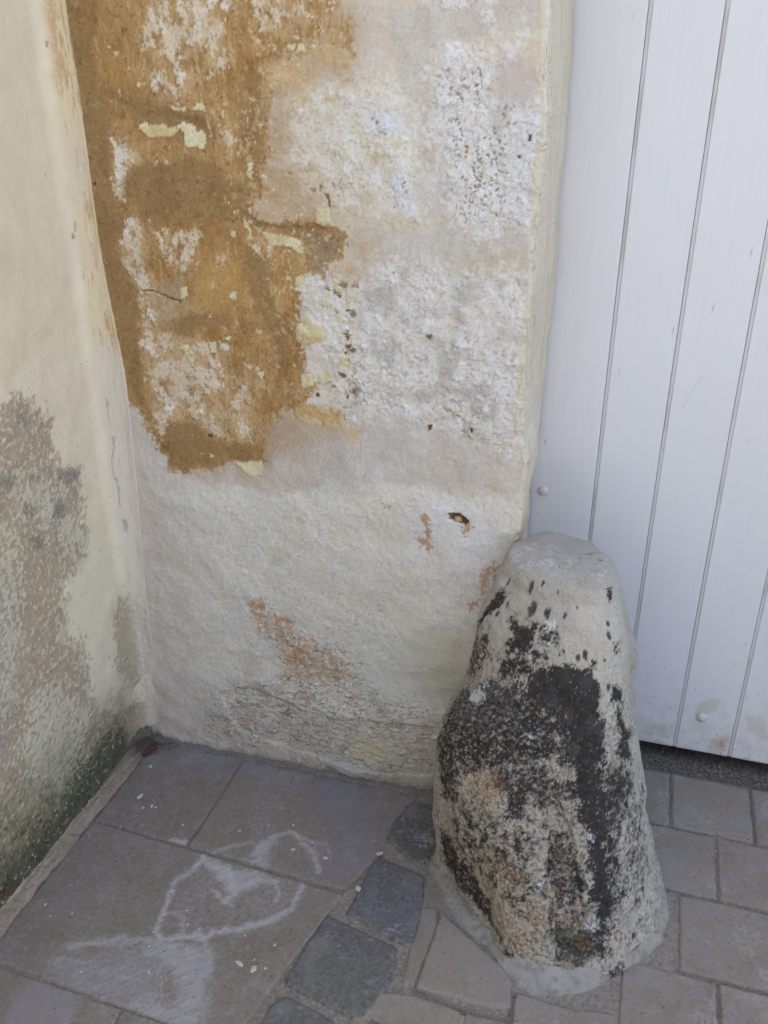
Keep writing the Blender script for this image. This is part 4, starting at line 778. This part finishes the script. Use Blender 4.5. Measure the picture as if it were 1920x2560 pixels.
tag(gs, 'tall rounded guard stone with black lichen, leaning on the wall beside the white door', 'guard stone')

# =================================================================== PAVEMENT
def floor_paint(P, base, kind='slab', seed=0):
    T = TF; p = Paint(P, base); big = fbm(P, 7, 4, 301); mid = fbm(P, 26, 4, 302 + seed); fin = fbm(P, 120, 3, 303, gain=.7); vf = fbm(P, 300, 2, 304)
    X, Y = P.T
    if kind == 'slab':
        p.ink(ss(.0, .5, mid), (128, 121, 114), .6); p.ink(ss(.05, .5, -big), (117, 109, 99), .6); p.ink(ss(.1, .4, fbm(P, 90, 4, 821, gain=.75)), (142, 137, 130), .45); p.ink(ss(.1, .4, fbm(P, 90, 4, 823, gain=.75)), (102, 94, 86), .4); p.ink(ss(.15, .45, vf), (148, 143, 136), .35)
        p.ink(ss(.15, .5, fin + .3 * mid), (132, 130, 134), .35)
        bluish = ss(.9, 1.0, X) * ss(.0, .4, mid + .1); p.ink(bluish, (134, 130, 128), .5)
        back = ss(-.16, -.07, Y + .02 * mid) * ss(.85, .75, X); p.ink(back * ss(-.3, .3, fin + mid), (130, 131, 140), .7)
        fl = p.area([TF('E', '1290 380 1659 480 1659 800 1400 880 1380 600')], .06, .05, 12, .01); p.ink(fl * .6, (118, 117, 128))
        cor = ss(.075, .02, np.hypot(X - .03, (Y + .06) * 1.0) + .02 * mid + .015 * fin); p.ink(cor, (66, 58, 50), .8)  # dark debris and crevice shade in the corner, inked on the slab
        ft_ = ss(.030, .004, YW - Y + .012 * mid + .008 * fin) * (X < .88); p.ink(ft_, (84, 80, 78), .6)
        # chalky residue swirls
        Wp = p.warp(.014, 22, 3); Wp = Wp + .004 * np.column_stack([fbm(P, 90, 3, 311), fbm(P, 90, 3, 312)])
        stk = .5 + .9 * fbm(np.column_stack([X + Y, X - Y]), 60, 4, 313, st=(.25, 1.6)); stk = np.clip(stk, 0, 1)
        def swirl(c, s_, w_, k, core=.0):
            d = line_d(Wp, T(c, s_), .05); p.ink(ss(w_ * 1.1, core, d) * (.45 + .55 * stk) * ss(-.8, .05, fin + .3 * vf), (184, 184, 186), min(1, k * 1.15))
        swirl('E', '870 760 830 820 780 860 740 930 700 1000 685 1070 700 1120', .012, .75); swirl('E', '700 1020 750 1010 790 1040 780 1090 740 1120 700 1110', .008, .45)
        swirl('E', '750 1110 880 1110 960 1090 1060 1060 1160 1040 1240 1000 1290 930 1310 880', .012, .75); swirl('E', '870 1120 900 1200 900 1260', .018, .55)
        swirl('E', '900 750 1000 720 1110 700', .008, .4); swirl('E', '1110 740 1170 690 1240 665 1310 690 1350 740 1370 820', .011, .55); swirl('E', '1240 660 1330 680 1400 720 1420 770', .006, .35)
        swirl('E', '1050 780 1110 770 1160 730', .008, .5); swirl('E', '1200 860 1195 910 1180 960', .008, .6)
        swirl('E', '880 770 960 820 1010 870 1000 930 980 975', .012, .6); swirl('E', '930 900 960 950 1000 980', .006, .6)
        swirl('E', '290 1150 380 1140 500 1130 620 1135 760 1150 830 1180', .013, .55); swirl('E', '220 1220 300 1205 420 1250 500 1280 620 1300', .006, .35)
        swirl('E', '440 1350 520 1300 620 1260', .005, .3); swirl('E', '680 1230 690 1300 690 1390', .004, .5)
        a = p.area([T('E', '870 765 960 790 1100 830 1230 870 1120 880 1060 900 1000 930 960 880 900 830')], .010, .016, 40, .010); p.ink(a * (.4 + .6 * stk), (178, 179, 182), .85)
        a = p.area([T('E', '1120 700 1200 680 1170 760 1150 840 1060 800 1110 760')], .012, .018, 40, .010); p.ink(a * (.4 + .6 * stk), (168, 169, 174), .75)
        a = p.area([T('E', '620 1150 760 1150 850 1170 900 1200 910 1280 880 1400 860 1500 700 1500 540 1420 640 1380 760 1400 760 1260 680 1220')], .014, .02, 30, .010); p.ink(a * (.35 + .65 * stk), (170, 171, 176), .8)
        a = p.area([T('E', '220 1220 620 1190 700 1240 640 1400 500 1400 330 1330 200 1260')], .02, .02, 30, .010); p.ink(a * (.3 + .6 * stk), (152, 152, 158), .6)
        a = p.area([T('E', '0 1500 90 1330 150 1290 330 1370 300 1500')], .010, .010, 40, .004); p.ink(a, (142, 140, 144), .45)
        a = p.area([T('E', '1030 1310 1110 1300 1200 1340 1050 1360')], .012, .02, 30, .01); p.ink(a, (140, 142, 150), .4)
        dst = ss(-.05, .45, fbm(P, 9, 4, 913)) * ss(-.3, .3, fin + .5 * vf); p.ink(dst, (150, 149, 150), .32); dst = ss(.05, .5, fbm(P, 17, 4, 915)) * ss(.8, 1.0, X) * ss(-.3, .3, fin); p.ink(dst, (164, 162, 162), .42)
        a = p.area([T('E', '700 1000 860 760 1110 830 1290 900 1240 1010 960 1090 760 1110'), T('E', '280 1150 620 1130 830 1170 900 1300 850 1500 500 1450 200 1280')], .03, .03, 20, .02); p.ink(a * ss(-.3, .3, fin) * (.3 + .7 * stk), (160, 160, 163), .38)
        # splashes of limewash
        d, i = cells(P + .004 * np.column_stack([fin, vf]), 26, 41); sp = ss(.12, .06, d) * (i < .35); p.ink(sp, (142, 144, 152), .6)
        d, i = cells(P + .003 * np.column_stack([fin, vf]), 70, 43); sp = ss(.16, .08, d) * (i < .22); p.ink(sp, (146, 145, 150), .5)
        d, i = cells(P, 55, 47); sp = ss(.07, .04, d) * (i < .25); p.ink(sp, (62, 56, 52), .8)
        # mortar haze round the stone
        dd = np.hypot((X - 1.04) / 1.05, (Y + .22)); hz = ss(.34, .24, dd + .03 * mid); p.ink(hz * ss(-.5, .2, mid), (136, 134, 134), .5)
        wpt = p.area([T('E', '730 685 810 690 800 715 740 700'), T('E', '760 560 770 560'), T('E', '1250 530 1290 530 1285 550 1258 552')] [:1], .004, .006, 60, .004); p.ink(wpt, (176, 172, 164), .8)
    elif kind == 'sett':
        p.ink(ss(.0, .4, mid), (70, 71, 70), .8); p.ink(ss(.1, .5, -mid), (90, 88, 86), .6); p.ink(ss(-.1, .4, fin + .5 * mid), (118, 117, 116), .6); p.ink(ss(.0, .5, fbm(P, 14, 3, 911)), (112, 112, 112), .55); p.ink(ss(.2, .45, vf), (132, 130, 128), .4)
        d, i = cells(P + .004 * np.column_stack([fin, vf]), 38, 51); p.ink(ss(.24, .05, d + .3 * vf) * (i < .3), (136, 138, 142), .6)
        gr = ss(-.45, -.52, Y); p.ink(gr, (96, 98, 92), .35)
        br_ = ss(-.26, -.30, Y) * ss(-.5, -.44, Y) ; p.ink(br_, (88, 90, 98), .3)
        w2 = p.area([T('F', '135 670 190 660 200 720 160 725'), T('F', '20 1080 50 1070 60 1095 25 1100')], .006, .008, 50, .006); p.ink(w2 * ss(-.2, .2, fin), (150, 152, 156), .7)
    elif kind == 'mortar':
        p.ink(ss(.0, .5, mid), (136, 132, 128), .7); p.ink(ss(.05, .4, -fin), (104, 97, 90), .6); p.ink(ss(.2, .5, vf), (160, 154, 146), .6)
        d, i = cells(P, 120, 61); p.ink(ss(.3, .15, d) * (i < .35), (170, 162, 150), .6); p.ink(ss(.22, .12, d) * (i > .75), (70, 62, 56), .8)
        dd = np.hypot((X - 1.04) / 1.05, (Y + .22)); hz = ss(.36, .28, dd + .02 * mid); p.ink(hz * ss(-.4, .3, fin), (138, 134, 128), .6)
        brn = ss(.06, .35, mid) * ss(.7, .6, X); p.ink(brn, (132, 116, 98), .5)
    p.mul(np.ones(p.N), (.85, .825, .79) if kind != 'sett' else (.98, .95, .92))
    return p, (big, mid, fin, vf)
pave = empty('pavement', (0.7, -.3, 0)); tag(pave, kind='structure'); poff = np.array([.7, -.3, 0])
gxs = axis([(-.4, -.02, .03), (-.02, 1.62, .0035), (1.62, 3.0, .05)]); gys = axis([(-3., -.98, .05), (-.98, .25, .0035), (.25, .32, .01)])
A, B = np.meshgrid(gxs, gys, indexing='ij'); P = np.column_stack([A.ravel(), B.ravel()])
SLABS = []
def quad(pts, kind='slab', h=.0, rot=0, base=None): SLABS.append((np.array(pts), kind, h, base))
Fq = lambda c, s_: TF(c, s_)
def course(y0, y1, xs_, skip=()):
    for k in range(len(xs_) - 1):
        if k in skip: continue
        rr = random.Random(int(xs_[k] * 1000 + y0 * 77)); e = .0030
        quad([(xs_[k] + e, y0 + e + rr.uniform(-.001, .001)), (xs_[k + 1] - e, y0 + e + rr.uniform(-.001, .001)), (xs_[k + 1] - e, y1 - e + rr.uniform(-.001, .001)), (xs_[k] + e, y1 - e)], h=rr.uniform(-.001, .0015))
# left: large slabs. joint line A runs through (.064,-.351)-(.634,-.376)
g = .0022
quad([(.030, -.3475), (.2685, -.3555), (.270, -.05), (.030, -.05)], h=.000)
quad([(.2730, -.3560)] + [tuple(q) for q in TF('V', '748 1922 800 1868 826 1834 852 1796 880 1740 903 1722 925 1700')] + [(.2745, -.05)], h=.0005)
quad([(.030, -.3535), (.640, -.3805), (.556, -.738), (.030, -.7155)], h=.001)
quad([(-.01, -.7190), (.34, -.7330), (.34, -1.1), (-.01, -1.1)], h=-.0012)
for yy_ in (-1.103, -1.47, -1.84, -2.2):
    for x0_, x1_ in ((-.01, .36), (.363, .70), (.703, .98), (.983, 1.3), (1.303, 1.62), (1.623, 2.0)): quad([(x0_, yy_ - .365), (x1_, yy_ - .365), (x1_, yy_), (x0_, yy_)], h=-.001)
quad([(.503, -1.1), (.503, -.945), (.555, -.945), (.555, -1.1)], 'sett', .001)
course(-1.1, -.943, [.56, .74, .92, 1.1, 1.28, 1.46, 1.64, 1.82, 2.0])
quad([(.3425, -.7335), (.54, -.742), (.50, -1.1), (.3425, -1.1)], h=.0005)
# dark setts
quad(TF('F', '8 690 40 610 100 538 180 538 270 560 270 700 238 755 145 800'), 'sett', .003)
quad(TF('F', '-165 1006 -60 815 -25 765 60 795 172 848 172 960 112 1158 56 1132 -60 1062'), 'sett', .003, )
quad(TF('F', '-245 1010 -100 1080 62 1158 48 1230 18 1320 -52 1430 -100 1472 -180 1440 -430 1316 -410 1260'), 'sett', .002)
quad(TF('E', '1175 1400 1240 1360 1390 1440 1470 1500 1420 1600 1300 1640 1080 1560'), 'sett', .002)
quad(TF('F', '-180 1540 -60 1450 0 1480 -20 1700 -200 1700'), 'sett', .001)
# strip beside setts
quad(TF('F', '160 985 232 985 225 1060 175 1200 125 1325 80 1310 110 1160 150 1060'), h=.001)
quad(TF('F', '250 1000 340 1085 500 1230 550 1290 545 1420 470 1412 140 1330 180 1200'), h=.0015)
quad(TF('F', '20 1345 120 1360 330 1428 322 1600 -60 1600 -10 1420'), h=.001)
quad(TF('F', '352 1432 532 1480 520 1640 335 1640'), h=.0)
quad(TF('F', '570 1350 800 1420 990 1440 1000 1520 990 1640 545 1640 552 1490'), h=.001)
# right field of smaller stones, regular courses
course(.006, .188, [1.10, 1.288, 1.468, 1.60, 1.79, 1.95, 2.1, 2.3])
course(-.175, .004, [1.14, 1.383, 1.56, 1.72, 1.9, 2.08, 2.3])
course(-.365, -.178, [1.3035, 1.49, 1.66, 1.84, 2.0, 2.2])
course(-.56, -.368, [1.20, 1.3745, 1.54, 1.72, 1.9, 2.1])
course(-.75, -.563, [.74, .94, 1.08, 1.26, 1.44, 1.62, 1.8, 2.0])
course(-.94, -.753, [.56, .70, .88, 1.06, 1.24, 1.42, 1.6, 1.8, 2.0])
p, (big, mid, fin, vf) = floor_paint(P, (122, 115, 108), 'mortar')
hb = -.004 + .0012 * mid + .0010 * fin + .0006 * vf
near = ss(-.10, .0, P[:, 1] - .15) * 0
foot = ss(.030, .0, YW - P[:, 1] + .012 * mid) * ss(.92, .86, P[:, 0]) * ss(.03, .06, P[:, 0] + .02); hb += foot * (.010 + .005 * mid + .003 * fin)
p.ink(foot * ss(-.3, .2, fin), (108, 106, 106), .8); p.ink(foot * ss(.1, .4, vf), (92, 84, 78), .7)  # foot strip darkened for grime and the painted shadow line
dg = ss(.186, .205, P[:, 1] + .006 * mid) * (P[:, 0] > .9); p.ink(dg, (98, 90, 82), .9); hb += dg * (-.006 + .004 * fin + .003 * vf); p.ink(dg * ss(.2, .4, vf), (120, 112, 102), .8)
mesh('mortar_bed', np.column_stack([P, hb]) - poff, grid_faces(len(gxs), len(gys)), M_slab, pave, True, (p.c, np.ones(p.N)))
def inset(poly, d):
    poly = np.asarray(poly); c = poly.mean(0); return c + (poly - c) * (1 - d / np.hypot(*(poly - c).T).mean())
for n_, (poly, kind, h0, base) in enumerate(SLABS):
    ar = 0.5 * np.sum(poly[:, 0] * np.roll(poly[:, 1], -1) - np.roll(poly[:, 0], -1) * poly[:, 1])
    if ar < 0: poly = poly[::-1]
    lo = poly.min(0) - .004; hi = poly.max(0) + .004; vis = hi[1] > -.85 and lo[0] < 1.55
    st = (.0032 if vis else .02)
    ax_ = np.linspace(lo[0], hi[0], max(4, int((hi[0] - lo[0]) / st))); ay_ = np.linspace(lo[1], hi[1], max(4, int((hi[1] - lo[1]) / st)))
    A, B = np.meshgrid(ax_, ay_, indexing='ij'); P = np.column_stack([A.ravel(), B.ravel()])
    wv = .0036 if kind == 'sett' else .0022; fr = 40
    d = sdf(P + wv * np.column_stack([fbm(P, fr, 3, 401 + n_), fbm(P, fr, 3, 431 + n_)]), poly, .02) + .0012 * fbm(P, 150, 2, 461)
    rr = random.Random(n_ * 7 + 3); tone = rr.uniform(-7, 7)
    base = (122 + tone, 114 + tone, 104 + tone) if kind == 'slab' else (80, 80, 80)
    if kind == 'slab' and poly[:, 0].mean() > .8: base = (134 + tone, 125 + tone, 113 + tone)
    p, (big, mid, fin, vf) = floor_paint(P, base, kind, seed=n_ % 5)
    p.ink(ss(.006, .0, d) * ss(-.3, .3, fin), (138, 128, 118), .45)
    rad = .005 if kind == 'sett' else .003
    z = h0 + (.0007 * mid + .0006 * big if kind == 'slab' else .0022 * mid + .0008 * fin) - rad * ss(rad, 0., d) ** 1.2 * .7
    z = np.where(d < 0, z - .012 * ss(0, -.004, d), z)
    nvx, nvy = len(ax_), len(ay_); Fg = grid_faces(nvx, nvy); keep = (d[Fg] > -.0045).any(1); Fg = Fg[keep]
    used, inv = np.unique(Fg, return_inverse=True); Fg = inv.reshape(Fg.shape)
    c3 = np.array([poly[:, 0].mean(), poly[:, 1].mean(), 0])
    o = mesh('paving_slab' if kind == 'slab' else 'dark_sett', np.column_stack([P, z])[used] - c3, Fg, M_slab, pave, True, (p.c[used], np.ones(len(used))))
    o.location = c3 - poff
# mortar collar round the foot of the guard stone
def build_collar():
    th = np.linspace(0, 2 * math.pi, 500, endpoint=False); t = np.linspace(0, 1, 16)
    wd = .004 + .014 * fbm(np.column_stack([np.cos(th), np.sin(th)]), 2.2, 3, 501) + .0035 * fbm(np.column_stack([np.cos(th), np.sin(th)]), 10, 3, 507)
    a = np.degrees(wrapu(th)); wd += .028 * np.exp(-((a - 4) / 20) ** 2) + .014 * np.exp(-((a + 50) / 20) ** 2) 
    bx, by = stone_ring(0.0, th); cx_, cy_ = 1.04, -.22
    V = []; 
    for k in t:
        f = np.hypot(bx - cx_, by - cy_); r = f - .016 + (wd + .016) * k
        V.append(np.column_stack([cx_ + (bx - cx_) / f * r, cy_ + (by - cy_) / f * r, .016 * (1 - k) ** 1.3 + .0045 - .006 * ss(.82, 1., np.full(len(th), k)) - .004 * k]))
    V = np.stack(V, 1).reshape(-1, 3); P = V[:, :2]; p = Paint(P, (140, 138, 132)); mid = fbm(P, 30, 4, 503); fin = fbm(P, 130, 3, 504)
    p.ink(ss(0, .4, mid), (150, 148, 142), .7); p.ink(ss(.15, .5, -mid), (118, 114, 108), .7); p.ink(ss(.1, .5, fin), (130, 130, 128), .5); rt = ss(1.16, 1.22, P[:, 0]); p.ink(rt, (150, 142, 128), .8); p.ink(ss(.1, .4, fbm(P, 80, 4, 505)), (112, 108, 102), .6); p.mul(np.ones(p.N), .9)
    V[:, 2] += .0025 * mid + .002 * fin; return V, grid_faces(500, 16, True)[:, ::-1], p
V, Fc, p = build_collar(); mesh('mortar_collar', V - poff, Fc, M_slab, pave, True, (p.c, np.ones(p.N)))
# ground beyond
o = boxes('ground', [(-300, 300, -300, 300, -.5, -.013)], M_far); tag(o, kind='structure')

# =================================================================== ADDED BUILDING BEHIND THE CAMERA, UNSEEN, FOR BOUNCE LIGHT
ob = empty('bounce_building', (0, -9, 0)); tag(ob, 'added unseen building across the street, bouncing sunlight onto the stained wall', 'building')
boxes('facade', [(-14, 16, -1, 0, -.02, 6.5)], M_facade, ob)
boxes('cornice', [(-14.1, 16.1, -1.1, .25, 6.503, 6.8)], M_facade, ob)
for k in range(9):
    for z0, z1 in ((1.0, 2.3), (3.9, 5.2)):
        f_ = boxes('window', [(-12.6 + 3 * k, -12.5 + 3 * k, .003, .06, z0, z1), (-11.4 + 3 * k, -11.3 + 3 * k, .003, .06, z0, z1), (-12.497 + 3 * k, -11.403 + 3 * k, .003, .06, z1 - .1, z1), (-12.7 + 3 * k, -11.2 + 3 * k, .003, .14, z0 - .08, z0 - .003)], M_masonry, ob)
        boxes('shutter', [(-12.497 + 3 * k, -11.403 + 3 * k, .003, .03, z0, z1 - .103)], M_dark, f_)
# =================================================================== LOOSE THINGS
def rock(name, x, y, z, r, seed, mat, flat=.5, elong=1.3):
    rr = random.Random(seed); nl, nt_ = 4, 7; V = []; elong = rr.uniform(1.1, 1.9); flat *= rr.uniform(.7, 1.1); r *= 1.15
    for i in range(1, nl):
        for k in range(nt_):
            a = math.pi * i / nl; b = 2 * math.pi * k / nt_; q = 1 + rr.uniform(-.42, .30)
            V.append((r * elong * math.sin(a) * math.cos(b) * q, r * math.sin(a) * math.sin(b) * q, r * flat * math.cos(a) * q))
    V += [(0, 0, r * flat), (0, 0, -r * flat)]; Fb = []
    for i in range(nl - 2):
        for k in range(nt_): k2 = (k + 1) % nt_; Fb.append((i * nt_ + k, (i + 1) * nt_ + k, (i + 1) * nt_ + k2, i * nt_ + k2))
    n = len(V)
    for k in range(nt_): k2 = (k + 1) % nt_; Fb.append((k, k2, n - 2)); Fb.append(((nl - 2) * nt_ + k2, (nl - 2) * nt_ + k, n - 1))
    rot = rr.uniform(0, 6.28); V = np.array(V); c, s_ = math.cos(rot), math.sin(rot); V = np.column_stack([V[:, 0] * c - V[:, 1] * s_, V[:, 0] * s_ + V[:, 1] * c, V[:, 2]])
    return mesh(name, V, Fb, mat, None, False) if z is None else place(mesh(name, V, Fb, mat, None, False), (x, y, z + r * flat * .7))
def place(o, l): o.location = l; return o
CR = ['605 505 15', '618 555 11', '655 548 10', '672 552 9', '652 375 14', '790 628 7', '520 638 6', '386 673 6', '1036 654 10', '1268 630 8', '1160 630 6', '1266 734 11', '1405 771 13', '1350 702 8', '1187 1147 9', '1035 1228 15', '1093 1252 18', '1148 1248 7', '1060 1105 6',
      '645 1267 9', '352 1262 6', '645 1152 7', '807 998 6', '888 925 4', '196 972 7', '312 1010 6', '218 1022 5', '1468 1150 6', '860 1075 6', '666 1090 7', '810 1058 6', '310 885 5', '553 770 5', '1548 905 14', '1640 755 18', '1098 1210 5']
names = {0: 'largest of the pale crumbs lying near the foot of the side wall', 4: 'pale plaster crumb lying beside the dry leaf in the corner', 12: 'pale plaster crumb on the chalky ring drawn on the paving', 15: 'upper crumb of the pale pair near the dark setts', 16: 'lower and larger crumb of the pale pair near the dark setts',
         14: 'single pale crumb between the chalk marks and the mortar joint', 34: 'pale lump of mortar at the edge of the upper dark setts', 33: 'pale lump of mortar beside the joint left of the dark setts', 8: 'small pale crumb alone in the middle of the back slab', 11: 'small pale crumb inside the chalky ring'}
for i, s_ in enumerate(CR):
    a, b, r = [float(q) for q in s_.split()]; x, y = floor(*px('E', [(a, b)])[0]); rad = r * .57866 / 1150. * .62
    o = rock('plaster_crumb', x, y, .0005, rad, i, M_crumb, .45)
    tag(o, names.get(i, 'tiny pale plaster crumb lying loose on the big paving slabs'), 'crumb', 'loose plaster crumbs on the paving')
def grit(name, spots, n, rmin, rmax, seed, mat):
    rr = random.Random(seed); V = []; Fb = []
    for k in range(n):
        x, y, z = spots(rr); r = rr.uniform(rmin, rmax) * rr.uniform(.5, 1); b = len(V)
        for dx, dy, dz in ((1, 0, 0), (-1, 0, 0), (0, 1, 0), (0, -1, 0), (0, 0, 1), (0, 0, -1)): V.append((x + dx * r * rr.uniform(.6, 1.3), y + dy * r * rr.uniform(.6, 1.3), z + dz * r * rr.uniform(.5, .9)))
        Fb += [(b + 0, b + 2, b + 4), (b + 2, b + 1, b + 4), (b + 1, b + 3, b + 4), (b + 3, b + 0, b + 4), (b + 2, b + 0, b + 5), (b + 1, b + 2, b + 5), (b + 3, b + 1, b + 5), (b + 0, b + 3, b + 5)]
    return mesh(name, V, Fb, mat, None, False)
JL = [((.064, -.351), (.634, -.376)), ((.03, -.717), (.54, -.740)), ((.271, -.06), (.27, -.355)), ((1.0, .005), (1.5, .005)), ((1.2, -.177), (1.5, -.177)), ((1.38, 0), (1.383, -.175)), ((1.30, -.366), (1.5, -.366)), ((1.3745, -.37), (1.3745, -.55)), ((1.288, .01), (1.288, .185)), ((1.468, .01), (1.468, .185)),
      tuple(map(tuple, TF('F', '240 1000 130 1330'))), tuple(map(tuple, TF('F', '130 1335 340 1430'))), tuple(map(tuple, TF('F', '340 1430 540 1485'))), tuple(map(tuple, TF('F', '560 1350 540 1480'))), tuple(map(tuple, TF('E', '1470 930 1060 1486'))), tuple(map(tuple, TF('E', '1470 930 1640 760')))]
def jspot(rr):
    a, b = rr.choice(JL); t = rr.random(); return (a[0] + (b[0] - a[0]) * t + rr.gauss(0, .0022), a[1] + (b[1] - a[1]) * t + rr.gauss(0, .0026), rr.uniform(-.003, .0009))
tag(grit('joint_grit', jspot, 5200, .0006, .0024, 3, M_grit), 'fine sandy grit lying in the joints of the paving', 'grit', kind='stuff')
def dspot(rr): return (rr.uniform(1.05, 1.75), rr.gauss(.222, .016), rr.uniform(-.010, .001))
tag(grit('dark_gravel', dspot, 2200, .001, .0042, 5, material('dark_gravel', (120, 112, 104), rough=.95, fine=(200., .5))), 'dark gravel and dirt in the gap under the white door', 'gravel', kind='stuff')
def wspot(rr):
    if rr.random() < .35: return (.035 + abs(rr.gauss(0, .03)), YW - abs(rr.gauss(.002, .022)), rr.uniform(0, .009))
    return (rr.uniform(.05, .8), YW - abs(rr.gauss(.004, .012)), rr.uniform(.0, .008))
tag(grit('wall_debris', wspot, 1500, .0008, .0032, 9, M_grit), 'plaster dust and grit gathered along the foot of the stained wall', 'grit', kind='stuff')
# dry leaf in the corner
lf = []; 
nL = 14
for i in range(nL + 1):
    t = i / nL; wv = .0065 * math.sin(math.pi * t) ** .7 + .0004
    wv *= 1 + .35 * math.sin(i * 2.7)
    for j in (-1, -.5, 0, .5, 1): lf.append(((t - .5) * .048, wv * j, .004 * abs(j) + .007 * math.sin(t * 3.0) + .0015 * math.sin(9 * t + j)))
lfF = [(i * 5 + j, (i + 1) * 5 + j, (i + 1) * 5 + j + 1, i * 5 + j + 1) for i in range(nL) for j in range(4)]
lo = mesh('dry_leaf', lf, lfF, M_leaf); lx, ly = floor(*px('E', [(622, 322)])[0]); lo.location = (lx + .010, ly + .012, .009); lo.rotation_euler = (math.radians(48), math.radians(-16), math.radians(66))
sm = lo.modifiers.new('s', 'SOLIDIFY'); sm.thickness = .0006
tag(lo, 'curled dry brown leaf caught in the corner between the two walls', 'leaf')
